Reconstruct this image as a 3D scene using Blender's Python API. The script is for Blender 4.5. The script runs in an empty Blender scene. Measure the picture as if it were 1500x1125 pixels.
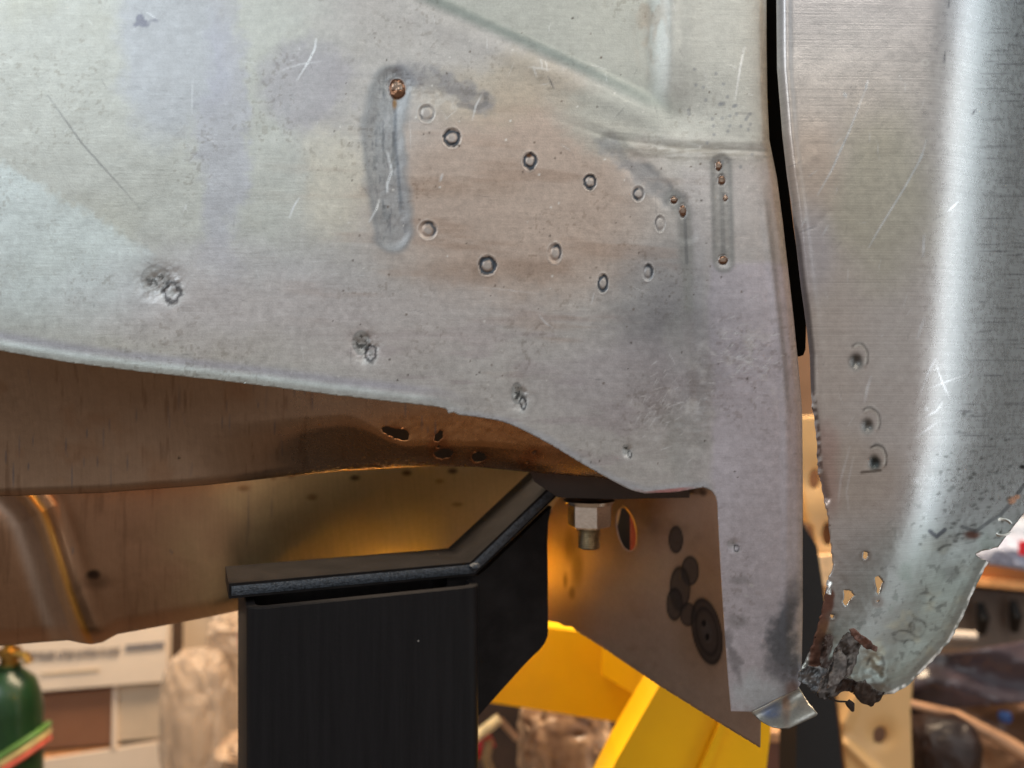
import bpy, bmesh, math, random
import numpy as np
from mathutils import Vector, noise as mnoise
random.seed(5)
S = bpy.context.scene
C = S.collection
# ------------------------------------------------------------------ camera
cam = bpy.data.cameras.new('camera'); co = bpy.data.objects.new('camera', cam); C.objects.link(co)
co.location = (0, 0, 0); co.rotation_euler = (math.radians(90), 0, 0)
cam.lens = 28; cam.sensor_width = 36; cam.clip_start = 0.02; cam.clip_end = 50
cam.dof.use_dof = True; cam.dof.focus_distance = 0.425; cam.dof.aperture_fstop = 5.0
S.camera = co
S.view_settings.view_transform = 'Standard'; S.view_settings.look = 'None'
S.view_settings.exposure = 0.12; S.view_settings.gamma = 1.0; S.view_settings.use_curve_mapping = False
# ------------------------------------------------------------------ world: dim garage ambience, cool above, warm level
W = bpy.data.worlds.new('World'); S.world = W; W.use_nodes = True
nt = W.node_tree; nt.nodes.clear()
wo = nt.nodes.new('ShaderNodeOutputWorld'); bg = nt.nodes.new('ShaderNodeBackground')
tc = nt.nodes.new('ShaderNodeTexCoord'); sx = nt.nodes.new('ShaderNodeSeparateXYZ')
mr = nt.nodes.new('ShaderNodeMapRange'); cr = nt.nodes.new('ShaderNodeValToRGB')
mr.inputs['From Min'].default_value = -1; mr.inputs['From Max'].default_value = 1
e = cr.color_ramp.elements
e[0].position = 0.30; e[0].color = (0.24, 0.17, 0.13, 1)
e[1].position = 0.75; e[1].color = (0.56, 0.62, 0.63, 1)
m = e.new(0.46); m.color = (0.50, 0.445, 0.425, 1)
nt.links.new(tc.outputs['Generated'], sx.inputs[0]); nt.links.new(sx.outputs['Z'], mr.inputs['Value'])
nt.links.new(mr.outputs[0], cr.inputs[0]); nt.links.new(cr.outputs[0], bg.inputs[0])
bg.inputs[1].default_value = 0.68
nt.links.new(bg.outputs[0], wo.inputs[0])

def lamp(name, loc, target, sx_, sy_, power, col):
    l = bpy.data.lights.new(name, 'AREA'); l.shape = 'RECTANGLE'; l.size = sx_; l.size_y = sy_
    l.energy = power; l.color = col
    o = bpy.data.objects.new(name, l); C.objects.link(o); o.location = loc
    o.rotation_euler = (Vector(target) - Vector(loc)).to_track_quat('-Z', 'Y').to_euler()
    return o
lamp('window_light', (-1.5, -1.6, 1.5), (-0.1, 0.42, 0), 1.6, 1.2, 20, (0.88, 0.95, 1.0))
lamp('ceiling_tube_light', (0.9, -1.3, 1.5), (0.1, 0.42, 0), 1.4, 0.3, 9, (1.0, 0.93, 0.84))
lamp('side_tube_light', (1.05, 0.16, 0.0), (0.25, 0.42, 0.0), 0.24, 1.9, 2.9, (0.88, 0.95, 1.0))
lamp('warm_shop_light', (0.1, 1.0, 1.0), (0.0, 2.0, -0.9), 1.4, 0.4, 52, (1.0, 0.76, 0.52))
lamp('added_arm_fill_light', (-0.19, 1.02, -0.03), (-0.14, 0.68, -0.20), 0.12, 0.06, 2.9, (1.0, 0.95, 0.82)).data.spread = math.radians(62)  # unseen lamp added to light the hidden arm for the inner panel's glow

# ------------------------------------------------------------------ helpers
K = 36.0 / 28.0 / 1500.0
CX, CY = 750.0, 562.5
def P(px, py, d): return Vector(((px - CX) * K * d, d, -(py - CY) * K * d))
def s2l(c):
    c = np.asarray(c, float) / 255.0
    return np.where(c <= 0.04045, c / 12.92, ((c + 0.055) / 1.055) ** 2.4)
def tag(o, label=None, cat=None, group=None, kind=None):
    for k, v in (('label', label), ('category', cat), ('group', group), ('kind', kind)):
        if v: o[k] = v
    return o
def empty(name, loc, label, cat, group=None):
    o = bpy.data.objects.new(name, None); C.objects.link(o); o.location = loc; o.empty_display_size = 0.02
    o['org'] = list(loc)
    tag(o, label, cat, group); return o
def link(name, me, mat, parent=None, org=None):
    o = bpy.data.objects.new(name, me); C.objects.link(o)
    if mat: me.materials.append(mat)
    if parent is not None: o.parent = parent
    elif org is not None: o.location = org
    return o
def org_of(parent):
    while parent is not None:
        if 'org' in parent: return np.array(parent['org'])
        parent = parent.parent
    return np.zeros(3)
def mesh_np(name, V, F, mat, parent=None, col=None, smooth=True):
    """V nx3 world, F list/array of tris or quads"""
    V = np.asarray(V, float)
    if parent is None:
        org = np.array([V[:, 0].mean(), V[:, 1].mean(), V[:, 2].min()])
    else: org = org_of(parent)
    me = bpy.data.meshes.new(name)
    F = np.asarray(F, dtype=np.int32); n = F.shape[1]
    me.vertices.add(len(V)); me.vertices.foreach_set('co', (V - org).astype(np.float32).ravel())
    me.loops.add(F.size); me.loops.foreach_set('vertex_index', F.ravel())
    me.polygons.add(len(F)); me.polygons.foreach_set('loop_start', np.arange(0, F.size, n, dtype=np.int32))
    me.polygons.foreach_set('loop_total', np.full(len(F), n, dtype=np.int32))
    me.update(calc_edges=True); me.validate()
    if smooth: me.polygons.foreach_set('use_smooth', np.ones(len(me.polygons), dtype=bool))
    if col is not None:
        a = me.color_attributes.new('Col', 'FLOAT_COLOR', 'POINT')
        a.data.foreach_set('color', np.asarray(col, dtype=np.float32).ravel())
    o = link(name, me, mat, parent, org)
    if parent is None: o['org'] = list(org)
    return o
def bm_obj(name, bm, mat, parent=None, smooth=False, bevel=0, org=None):
    if bevel:
        bmesh.ops.bevel(bm, geom=[e_ for e_ in bm.edges if e_.is_manifold and e_.calc_face_angle(0) > 0.5], offset=bevel, segments=2, affect='EDGES', profile=0.5)
    bmesh.ops.recalc_face_normals(bm, faces=bm.faces)
    co_ = np.array([v.co[:] for v in bm.verts])
    if parent is None:
        if org is None: org = np.array([co_[:, 0].mean(), co_[:, 1].mean(), co_[:, 2].min()])
    else: org = org_of(parent)
    bmesh.ops.translate(bm, verts=bm.verts, vec=Vector(-np.array(org)))
    me = bpy.data.meshes.new(name); bm.to_mesh(me); bm.free()
    if smooth:
        me.polygons.foreach_set('use_smooth', np.ones(len(me.polygons), dtype=bool))
        try: me.set_sharp_from_angle(angle=math.radians(40))
        except Exception: pass
    o = link(name, me, mat, parent, org)
    if parent is None: o['org'] = [float(x) for x in org]
    return o
def add_prism(bm, pts, vec):
    """closed outline pts (3D) extruded by vec"""
    a = [bm.verts.new(p) for p in pts]; b = [bm.verts.new(Vector(p) + Vector(vec)) for p in pts]
    bm.faces.new(a); bm.faces.new(b[::-1])
    n = len(pts)
    for i in range(n): bm.faces.new((a[i], b[i], b[(i + 1) % n], a[(i + 1) % n]))
def add_box(bm, c, s, rot=None):
    r = bmesh.ops.create_cube(bm, size=1)
    for v in r['verts']:
        p = Vector((v.co.x * s[0], v.co.y * s[1], v.co.z * s[2]))
        if rot: p = rot @ p
        v.co = p + Vector(c)
def add_tube(bm, pts, rad, seg=12, caps=True):
    rad = rad if hasattr(rad, '__len__') else [rad] * len(pts)
    rings = []
    up0 = None
    for i, p in enumerate(pts):
        t = (Vector(pts[min(i + 1, len(pts) - 1)]) - Vector(pts[max(i - 1, 0)])).normalized()
        a = Vector((0, 0, 1)) if abs(t.z) < 0.9 else Vector((1, 0, 0))
        if up0 is not None: a = up0
        n1 = (a - t * a.dot(t)).normalized(); up0 = n1; n2 = t.cross(n1)
        rings.append([bm.verts.new(Vector(p) + (n1 * math.cos(k * 2 * math.pi / seg) + n2 * math.sin(k * 2 * math.pi / seg)) * rad[i]) for k in range(seg)])
    for a, b in zip(rings, rings[1:]):
        for k in range(seg): bm.faces.new((a[k], a[(k + 1) % seg], b[(k + 1) % seg], b[k]))
    if caps: bm.faces.new(rings[0][::-1]); bm.faces.new(rings[-1])
def add_lathe(bm, c, prof, seg=24):
    """prof list of (r,z) from bottom to top around vertical axis at c"""
    rings = []
    for r, z in prof:
        rings.append([bm.verts.new((c[0] + r * math.cos(k * 2 * math.pi / seg), c[1] + r * math.sin(k * 2 * math.pi / seg), c[2] + z)) for k in range(seg)])
    for a, b in zip(rings, rings[1:]):
        for k in range(seg): bm.faces.new((a[k], a[(k + 1) % seg], b[(k + 1) % seg], b[k]))
    bm.faces.new(rings[0][::-1]); bm.faces.new(rings[-1])

# ---- numpy noise
def vnoise(x, y, sc, seed):
    rng = np.random.RandomState(seed); L = rng.rand(256, 256)
    u = x / sc + 31.7 * seed; v = y / sc + 17.3 * seed
    i = np.floor(u).astype(int); j = np.floor(v).astype(int); fu = u - i; fv = v - j
    fu = fu * fu * (3 - 2 * fu); fv = fv * fv * (3 - 2 * fv)
    g = lambda a, b: L[a % 256, b % 256]
    return ((g(i, j) * (1 - fu) + g(i + 1, j) * fu) * (1 - fv) + (g(i, j + 1) * (1 - fu) + g(i + 1, j + 1) * fu) * fv) * 2 - 1
def fbm(x, y, sc, seed, oc=4):
    r = 0; a = 1; t = 0
    for k in range(oc):
        r = r + a * vnoise(x, y, sc / 2 ** k, seed + k * 7); t += a; a *= 0.55
    return r / t
def sm(a, b, x):
    t = np.clip((x - a) / (b - a), 0, 1); return t * t * (3 - 2 * t)
def segd(x, y, pts):
    """distance to polyline and parameter along"""
    best = np.full(x.shape, 1e9); par = np.zeros(x.shape)
    n = len(pts) - 1
    for i in range(n):
        ax, ay = pts[i]; bx, by = pts[i + 1]; dx, dy = bx - ax, by - ay
        t = np.clip(((x - ax) * dx + (y - ay) * dy) / (dx * dx + dy * dy + 1e-9), 0, 1)
        d = np.hypot(x - ax - t * dx, y - ay - t * dy); m_ = d < best
        best = np.where(m_, d, best); par = np.where(m_, (i + t) / n, par)
    return best, par
def side(x, y, a, b):
    """signed distance to infinite line a->b, positive on its right in picture axes (below when going right)"""
    dx, dy = b[0] - a[0], b[1] - a[1]; L = math.hypot(dx, dy)
    return ((y - a[1]) * dx - (x - a[0]) * dy) / L
def inside(x, y, poly):
    r = np.zeros(x.shape, bool); n = len(poly)
    for i in range(n):
        x0, y0 = poly[i]; x1, y1 = poly[(i + 1) % n]
        if y0 == y1: continue
        c = ((y0 > y) != (y1 > y)) & (x < (x1 - x0) * (y - y0) / (y1 - y0) + x0)
        r ^= c
    return r
def rough(pts, amp, step, seed, closed=False):
    """subdivide and jitter a polyline"""
    rng = random.Random(seed); out = []
    q = pts + [pts[0]] if closed else pts
    for a, b in zip(q, q[1:]):
        L = math.hypot(b[0] - a[0], b[1] - a[1]); n = max(1, int(L / step))
        for k in range(n):
            t = k / n; j = amp if k else amp * 0.3
            out.append((a[0] + (b[0] - a[0]) * t + rng.uniform(-j, j), a[1] + (b[1] - a[1]) * t + rng.uniform(-j, j)))
    if not closed: out.append(pts[-1])
    return out
def smooth_line(pts, sub=6):
    out = []
    n = len(pts)
    for i in range(n - 1):
        p0 = pts[max(i - 1, 0)]; p1 = pts[i]; p2 = pts[i + 1]; p3 = pts[min(i + 2, n - 1)]
        for k in range(sub):
            t = k / sub
            out.append(tuple(0.5 * (2 * p1[c] + (p2[c] - p0[c]) * t + (2 * p0[c] - 5 * p1[c] + 4 * p2[c] - p3[c]) * t * t + (3 * p1[c] - p0[c] - 3 * p2[c] + p3[c]) * t ** 3) for c in (0, 1)))
    out.append(pts[-1]); return out
def sheet(name, poly, cell, dfn, cfn, mat, parent=None, holes=(), thick=0.0009, labels=(), lmat=None):
    """real sheet of metal: front skin on a fine grid clipped to its outline (rim snapped), back skin and rim.
    dfn(x,y)->distance; cfn(x,y)->rgba (rgb linear, a roughness). labels: [(name, mask_fn, mat, label)] split off as sub-parts"""
    pa = np.array(poly); x0, y0 = pa.min(0) - cell; x1, y1 = pa.max(0) + cell
    gx = np.arange(x0, x1 + cell, cell); gy = np.arange(y0, y1 + cell, cell)
    X, Y = np.meshgrid(gx, gy)
    ins = inside(X, Y, poly)
    loops = [list(poly)] + [list(h) for h in holes]
    for h in holes: ins &= ~inside(X, Y, h)
    bd = np.full(X.shape, 1e9); BX = X.copy(); BY = Y.copy()
    for lp in loops:
        n = len(lp)
        for i in range(n):
            ax, ay = lp[i]; bx, by = lp[(i + 1) % n]; dx, dy = bx - ax, by - ay
            # local window only
            j0 = max(0, int((min(ax, bx) - x0) / cell) - 2); j1 = int((max(ax, bx) - x0) / cell) + 4
            i0 = max(0, int((min(ay, by) - y0) / cell) - 2); i1 = int((max(ay, by) - y0) / cell) + 4
            xs = X[i0:i1, j0:j1]; ys = Y[i0:i1, j0:j1]
            if xs.size == 0: continue
            t = np.clip(((xs - ax) * dx + (ys - ay) * dy) / (dx * dx + dy * dy + 1e-9), 0, 1)
            qx = ax + t * dx; qy = ay + t * dy; d = np.hypot(xs - qx, ys - qy)
            b = bd[i0:i1, j0:j1]; m_ = d < b
            b[m_] = d[m_]; BX[i0:i1, j0:j1][m_] = qx[m_]; BY[i0:i1, j0:j1][m_] = qy[m_]
    snap = bd < cell * 0.62
    X = np.where(snap, BX, X); Y = np.where(snap, BY, Y)
    ok = (ins | snap).ravel()
    H, Wd = X.shape; idx = np.arange(H * Wd).reshape(H, Wd)
    a = idx[:-1, :-1].ravel(); b = idx[:-1, 1:].ravel(); c = idx[1:, 1:].ravel(); d = idx[1:, :-1].ravel()
    tri = np.concatenate([np.stack([a, d, b], 1), np.stack([b, d, c], 1)])
    tri = tri[ok[tri].all(1)]
    xf = X.ravel(); yf = Y.ravel()
    cx = xf[tri].mean(1); cy = yf[tri].mean(1)
    area = np.abs((xf[tri[:, 1]] - xf[tri[:, 0]]) * (yf[tri[:, 2]] - yf[tri[:, 0]]) - (xf[tri[:, 2]] - xf[tri[:, 0]]) * (yf[tri[:, 1]] - yf[tri[:, 0]]))
    snf = snap.ravel()
    keep = area > 1e-4
    q = snf[tri].all(1)
    kk = np.ones(len(tri), bool)
    if q.any():
        ii = inside(cx[q], cy[q], poly)
        for h in holes: ii &= ~inside(cx[q], cy[q], h)
        kk[q] = ii
    tri = tri[keep & kk]; cx = xf[tri].mean(1); cy = yf[tri].mean(1)
    used = np.unique(tri); rm = np.full(H * Wd, -1); rm[used] = np.arange(len(used)); tri = rm[tri]
    xs = xf[used]; ys = yf[used]
    dd = dfn(xs, ys); col = cfn(xs, ys)
    V = np.stack([(xs - CX) * K * dd, dd, -(ys - CY) * K * dd], 1)
    lab = np.zeros(len(tri), int)
    for li, L in enumerate(labels): lab[(lab == 0) & L[1](cx, cy)] = li + 1
    # rim
    ed = np.concatenate([tri[:, [0, 1]], tri[:, [1, 2]], tri[:, [2, 0]]]).astype(np.int64)
    key = np.minimum(ed[:, 0], ed[:, 1]) * len(V) + np.maximum(ed[:, 0], ed[:, 1])
    u, inv, cnt = np.unique(key, return_inverse=True, return_counts=True)
    be = ed[cnt[inv] == 1]
    nV = len(V); VB = V.copy(); VB[:, 1] += thick
    front = tri[lab == 0]; back = tri[:, ::-1] + nV
    bw = np.concatenate([np.stack([be[:, 0], be[:, 0] + nV, be[:, 1]], 1), np.stack([be[:, 1], be[:, 0] + nV, be[:, 1] + nV], 1)])
    allV = np.concatenate([V, VB]); allC = np.concatenate([col, col])
    F = np.concatenate([front, back, bw])
    us = np.unique(F); r2 = np.full(len(allV), -1); r2[us] = np.arange(len(us))
    o = mesh_np(name, allV[us], r2[F], mat, parent, allC[us])
    o.data.polygons.foreach_set('use_smooth', np.concatenate([np.ones(len(front), bool), np.ones(len(back), bool), np.zeros(len(bw), bool)])[:len(o.data.polygons)] if len(o.data.polygons) == len(F) else np.ones(len(o.data.polygons), bool))
    for li, L in enumerate(labels):
        f = tri[lab == li + 1]
        if len(f) == 0: continue
        us = np.unique(f); r2 = np.full(nV, -1); r2[us] = np.arange(len(us))
        so = mesh_np(L[0], V[us], r2[f], L[2] or mat, o, col[us])
        if L[3]: so['label'] = L[3]
    return o

# ---- materials
def mat_new(name):
    m = bpy.data.materials.new(name); m.use_nodes = True; n = m.node_tree
    return m, n, n.nodes['Principled BSDF']
def tex_noise(n, coord, scale, detail=3, rough_=0.55, mapping=None):
    t = n.nodes.new('ShaderNodeTexNoise'); t.inputs['Scale'].default_value = scale; t.inputs['Detail'].default_value = detail; t.inputs['Roughness'].default_value = rough_
    if mapping:
        mp = n.nodes.new('ShaderNodeMapping'); mp.inputs['Scale'].default_value = mapping
        n.links.new(coord, mp.inputs[0]); coord = mp.outputs[0]
    n.links.new(coord, t.inputs['Vector']); return t.outputs['Fac']
def math_(n, op, a, b, clamp=False):
    t = n.nodes.new('ShaderNodeMath'); t.operation = op; t.use_clamp = clamp
    for i, v in enumerate((a, b)):
        if isinstance(v, (int, float)): t.inputs[i].default_value = v
        else: n.links.new(v, t.inputs[i])
    return t.outputs[0]
def metal(name, metallic=0.8, grain=0.22, streak=0.15, smap=(25, 25, 700), bump=0.25, gscale=1300):
    m, n, p = mat_new(name)
    at = n.nodes.new('ShaderNodeAttribute'); at.attribute_name = 'Col'
    tc = n.nodes.new('ShaderNodeTexCoord'); oc = tc.outputs['Object']
    g = tex_noise(n, oc, gscale, 4, 0.65); s_ = tex_noise(n, oc, 1.0, 4, 0.6, smap); c_ = tex_noise(n, oc, 260, 5, 0.65)
    f = math_(n, 'ADD', math_(n, 'MULTIPLY', math_(n, 'SUBTRACT', g, 0.5), grain * 1.3), math_(n, 'MULTIPLY', math_(n, 'SUBTRACT', s_, 0.5), streak * 1.3))
    f = math_(n, 'ADD', f, math_(n, 'MULTIPLY', math_(n, 'SUBTRACT', c_, 0.5), grain * 1.6))
    f = math_(n, 'ADD', f, 1.0)
    vm = n.nodes.new('ShaderNodeVectorMath'); vm.operation = 'SCALE'
    n.links.new(at.outputs['Color'], vm.inputs[0]); n.links.new(f, vm.inputs['Scale'])
    n.links.new(vm.outputs[0], p.inputs['Base Color'])
    r = math_(n, 'ADD', at.outputs['Alpha'], math_(n, 'MULTIPLY', math_(n, 'SUBTRACT', c_, 0.5), 0.25), True)
    n.links.new(r, p.inputs['Roughness'])
    p.inputs['Metallic'].default_value = metallic
    b = n.nodes.new('ShaderNodeBump'); b.inputs['Strength'].default_value = bump; b.inputs['Distance'].default_value = 0.0002
    h = math_(n, 'ADD', math_(n, 'MULTIPLY', g, 0.5), math_(n, 'MULTIPLY', s_, 0.5)); n.links.new(h, b.inputs['Height'])
    n.links.new(b.outputs[0], p.inputs['Normal'])
    return m
def plain(name, col, rough_=0.5, metallic=0.0, var=0.2, scale=60, bump=0.0, specks=0.0, mapping=None, col2=None, alpha=None, coat=0, bscale=None):
    m, n, p = mat_new(name); c = s2l(col) if max(col) > 1 else np.array(col)
    tc = n.nodes.new('ShaderNodeTexCoord'); oc = tc.outputs['Object']
    t = tex_noise(n, oc, scale if not mapping else 1.0, 5, 0.6, mapping)
    mx = n.nodes.new('ShaderNodeMix'); mx.data_type = 'RGBA'
    c2 = (s2l(col2) if max(col2) > 1 else np.array(col2)) if col2 is not None else c * (1 + var)
    c1 = c if col2 is not None else c * (1 - var)
    mx.inputs[6].default_value = (*c1, 1); mx.inputs[7].default_value = (*c2, 1)
    mrr = n.nodes.new('ShaderNodeMapRange'); mrr.inputs[1].default_value = 0.35; mrr.inputs[2].default_value = 0.65
    n.links.new(t, mrr.inputs[0]); n.links.new(mrr.outputs[0], mx.inputs[0]); out = mx.outputs[2]
    if specks:
        v = n.nodes.new('ShaderNodeTexVoronoi'); v.inputs['Scale'].default_value = specks; n.links.new(oc, v.inputs['Vector'])
        s1 = math_(n, 'LESS_THAN', v.outputs['Distance'], 0.10)
        t2 = tex_noise(n, oc, specks * 0.37, 2); s1 = math_(n, 'MULTIPLY', s1, math_(n, 'GREATER_THAN', t2, 0.66))
        m2 = n.nodes.new('ShaderNodeMix'); m2.data_type = 'RGBA'; n.links.new(s1, m2.inputs[0]); n.links.new(out, m2.inputs[6]); m2.inputs[7].default_value = (0.22, 0.21, 0.2, 1); out = m2.outputs[2]
    n.links.new(out, p.inputs['Base Color'])
    p.inputs['Roughness'].default_value = rough_; p.inputs['Metallic'].default_value = metallic
    if coat: p.inputs['Coat Weight'].default_value = coat
    if alpha: p.inputs['Alpha'].default_value = alpha
    if bump:
        b = n.nodes.new('ShaderNodeBump'); b.inputs['Strength'].default_value = bump; b.inputs['Distance'].default_value = 0.001
        t3 = tex_noise(n, oc, bscale or scale * 4, 4); n.links.new(t3, b.inputs['Height']); n.links.new(b.outputs[0], p.inputs['Normal'])
    return m
M_panel = metal('bare_steel_panel', 0.72, 0.27, 0.14, (60, 60, 600), 0.6, 1100)
M_fender = metal('brushed_steel', 0.80, 0.18, 0.34, (10, 10, 1300), 0.5, 1200)
M_floor = metal('underbody_steel', 0.78, 0.14, 0.20, (600, 30, 30), 0.2, 900)
M_rust = metal('rusted_steel', 0.25, 0.7, 0.2, (200, 200, 200), 1.0, 900)
M_brk = metal('bracket_steel', 0.75, 0.15, 0.08, (60, 60, 60), 0.15, 900)

def setc(col, mask, rgb, k=1.0):
    rgb = s2l(rgb); w = np.clip(mask * k, 0, 1)[:, None]
    col[:, :3] = col[:, :3] * (1 - w) + rgb * w
def mulc(col, mask, f):
    w = np.clip(mask, 0, 1)[:, None]; col[:, :3] *= (1 - w) + np.array(f) * w
def blob(x, y, cx, cy, rx, ry, soft=0.5, wx=0):
    r = np.hypot((x - cx) / rx, (y - cy) / ry) + wx
    return 1 - sm(1 - soft, 1 + soft, r)
def scratches(x, y, col, L, s=1.0):
    for (pts, w, k) in L:
        bx = [p[0] for p in pts]; by = [p[1] for p in pts]
        sel = (x > min(bx) - 4) & (x < max(bx) + 4) & (y > min(by) - 4) & (y < max(by) + 4)
        if not sel.any(): continue
        d, t = segd(x[sel], y[sel], pts)
        mk = (1 - sm(w * 0.4, w * 1.3, d)) * abs(k) * (0.35 + 0.65 * np.sin(np.pi * np.clip(t, 0.05, 0.95)))
        tmp = col[sel]
        if k > 0: setc(tmp, mk, (238, 240, 242)); tmp[:, 3] = tmp[:, 3] * (1 - mk * 0.5)
        else: setc(tmp, mk, (92, 92, 98))
        col[sel] = tmp

# ================================================================== THE CAR BODY
body = empty('car_body', P(700, 560, 0.45), 'bare grey steel car body with drilled spot weld rings and a brown underside', 'car body')

# ---------- side panel
bot = [(-130, 492), (-60, 503), (0, 514), (100, 531), (200, 544), (300, 555), (400, 567), (500, 580), (580, 589), (640, 596)]
notch = [(653, 599), (657, 606), (664, 604), (672, 608)]
bot2 = smooth_line([(672, 608), (705, 612), (745, 621), (800, 648), (850, 678), (900, 706), (925, 718), (945, 723)], 5)
tongue = [(990, 721), (1030, 714)] + smooth_line([(1030, 714), (1043, 720), (1050, 734), (1052, 760), (1055, 820), (1060, 900), (1066, 985), (1071, 1042)], 4)
poly_side = rough(bot, 0.5, 7, 1) + notch + bot2 + tongue + [(1100, 1043), (1134, 1026), (1168, 1010), (1174, 1000), (1176, 900), (1176, 800), (1176, 700), (1175, 600), (1170, 540), (1162, 460), (1154, 390), (1146, 320), (1138, 260), (1127, 205), (1124, 140), (1123, 60), (1123, -90), (-130, -90)]
edge_line = [(1123, -90), (1123, 60), (1124, 140), (1127, 205), (1138, 260), (1146, 320), (1154, 390), (1162, 460), (1170, 540), (1175, 600), (1176, 700), (1176, 1000)]
botline = bot + notch + [(705, 612), (745, 621), (800, 648), (850, 678), (900, 706), (945, 723), (1030, 714)]
RINGS = [(625, 166, 12, 13, 'open'), (662, 202, 13, 14, 'full'), (776, 236, 10.5, 12.5, 'full'), (864, 267, 9.5, 11.5, 'full'), (935, 284, 9, 11, 'left'), (967, 328, 7.5, 12, 'thin'),
         (627, 337, 13, 13, 'crescent'), (714, 389, 13, 14, 'full'), (813, 371, 10, 14, 'crescent'), (883, 415, 8, 13.5, 'full'), (949, 399, 8, 12, 'crescent')]
BURNS = [(238, 416, 34, 28, 0.55), (535, 508, 20, 24, 0.9), (761, 581, 13, 21, 1.0), (919, 661, 8, 10, 0.9), (1075, 799, 10, 9, 0.2)]
RUSTP = [(582, 130, 12, 15), (1052.5, 243, 4.5, 7), (1057, 264, 5, 6.5), (1062.5, 290, 3, 4.5), (1059, 381, 6.5, 6.5), (987, 293, 5, 5), (1000, 309, 5, 9)]
GRIND = [[(578, 125), (563, 180), (565, 260), (570, 300), (577, 340)], [(580, 118), (640, 140), (705, 150)]]
def side_h(x, y):
    """relief in mm, + towards the viewer"""
    h = 1.6 * fbm(x, y, 330, 3, 2) + 0.35 * fbm(x, y, 90, 9, 3) + 0.035 * fbm(x, y, 16, 15, 2)
    # upper recess with its long crease
    s1 = side(x, y, (560, -30), (800, 78)); s2 = side(x, y, (800, 78), (990, 168))
    sl = np.where(x < 800, s1, s2)
    rt = sm(985, 945, x)
    h += -2.6 * sm(14, -16, sl) * rt - 0.0
    h += 0.45 * np.exp(-((sl - 24) / 16) ** 2) * sm(560, 640, x) * sm(1010, 960, x)
    h += 2.2 * np.exp(-((x - 990) / 22) ** 2) * sm(190, 60, y)
    h += -1.4 * np.exp(-(((x - 1000) / 60) ** 2 + ((y - 170) / 40) ** 2))
    # second faint crease
    d2, t2 = segd(x, y, [(720, 150), (820, 175), (900, 203), (990, 215), (1124, 221)])
    h += -0.14 * np.exp(-(d2 / 4) ** 2) * sm(0.05, 0.6, t2) + 0.10 * np.exp(-((d2 - 12) / 6) ** 2) * sm(0.1, 0.6, t2)
    # soft valley and the raised strip on the right
    vx = 1004 + 0.03 * (y - 300)
    h += -1.9 * np.exp(-((x - vx) / 26) ** 2) * sm(240, 420, y) + 1.0 * sm(vx, vx + 30, x) * sm(250, 420, y)
    h += 0.9 * np.exp(-((x - 960) / 45) ** 2) * sm(330, 480, y) * sm(640, 520, y)
    # dents
    h += -1.5 * np.exp(-(((x - 1015) / 12) ** 2 + ((y - 585) / 30) ** 2)) * 0.6
    h += -0.8 * np.exp(-(((x - 962) / 10) ** 2 + ((y - 610) / 35) ** 2))
    # ground weld trenches
    g1, t1 = segd(x, y, GRIND[0]); wd = 24 + 6 * fbm(x, y, 30, 44, 2)
    h += -0.75 * (1 - sm(wd * 0.5, wd * 1.15, g1)) + 0.10 * fbm(x, y, 7, 21, 2) * (1 - sm(wd * 0.6, wd, g1))
    g2, t2 = segd(x, y, GRIND[1]); wd2 = 17 - 8 * t2
    h += -0.18 * (1 - sm(wd2 * 0.6, wd2 * 1.6, g2)) + 0.16 * fbm(x, y, 6, 33, 2) * (1 - sm(wd2 * 0.5, wd2, g2)) * sm(0.75, 0.5, t2)
    g3, t3 = segd(x, y, [(895, 212), (950, 262), (992, 300), (1005, 340)])
    h += -0.4 * (1 - sm(8, 22, g3))
    g4, t4 = segd(x, y, [(1056, 240), (1060, 380)])
    h += -0.35 * (1 - sm(7, 16, g4)) + 0.06 * fbm(x, y, 6, 51, 2) * (1 - sm(7, 16, g4))
    for (cx, cy, rx, ry, k) in RINGS:
        r = np.hypot((x - cx) / rx, (y - cy) / ry); dp = {'full': 0.7, 'open': 0.4, 'left': 0.5, 'thin': 0.3, 'crescent': 0.5}[k]
        h += -dp * np.exp(-((r - 0.76) / 0.2) ** 2) + 0.12 * np.exp(-((r - 1.12) / 0.12) ** 2)
    for (cx, cy, rx, ry, k) in BURNS:
        n_ = fbm(x, y, 8, 61, 3)
        r = np.hypot((x - cx) / rx, (y - cy) / ry) + 0.15 * n_
        h += (-2.0 * np.exp(-(r / 0.8) ** 2) + 0.6 * n_ * np.exp(-(r / 0.8) ** 4)) * (k if k > .5 else .5) * (rx / 20.0) ** 0.5
    for (cx, cy, rx, ry) in RUSTP:
        r = np.hypot((x - cx) / rx, (y - cy) / ry)
        h += (.6 + .4 * vnoise(x, y, 5, 241)) * np.sqrt(np.clip(1 - r * r, 0, 1)) * (rx / 12.0) - 0.3 * np.exp(-((r - 1.1) / 0.2) ** 2)
    # hammered area bottom right
    hm = np.exp(-(((x - 985) / 70) ** 2 + ((y - 610) / 60) ** 2)) + np.exp(-(((x - 1085) / 60) ** 2 + ((y - 530) / 50) ** 2))
    h += 0.16 * fbm(x, y, 10, 71, 3) * np.clip(hm, 0, 1)
    return h
def side_d(x, y):
    d = 0.412 + (x - 0) / 1200 * 0.022 + 0.000000014 * (y - 330) ** 2 + 0.000002 * (y - 300)
    eb, _ = segd(x, y, botline); ee, te = segd(x, y, edge_line)
    lip = 0.35 * np.exp(-((eb - 8) / 7) ** 2) * sm(700, 560, x)
    roll = -1.4 * np.clip(1 - ee / 11, 0, 1) ** 2 + 0.5 * np.exp(-((ee - 24) / 7) ** 2) * sm(250, 360, y)
    # bottom end kicks outward
    kick = 0.0
    return d - (side_h(x, y) + lip + roll + kick) * 0.001
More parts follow.
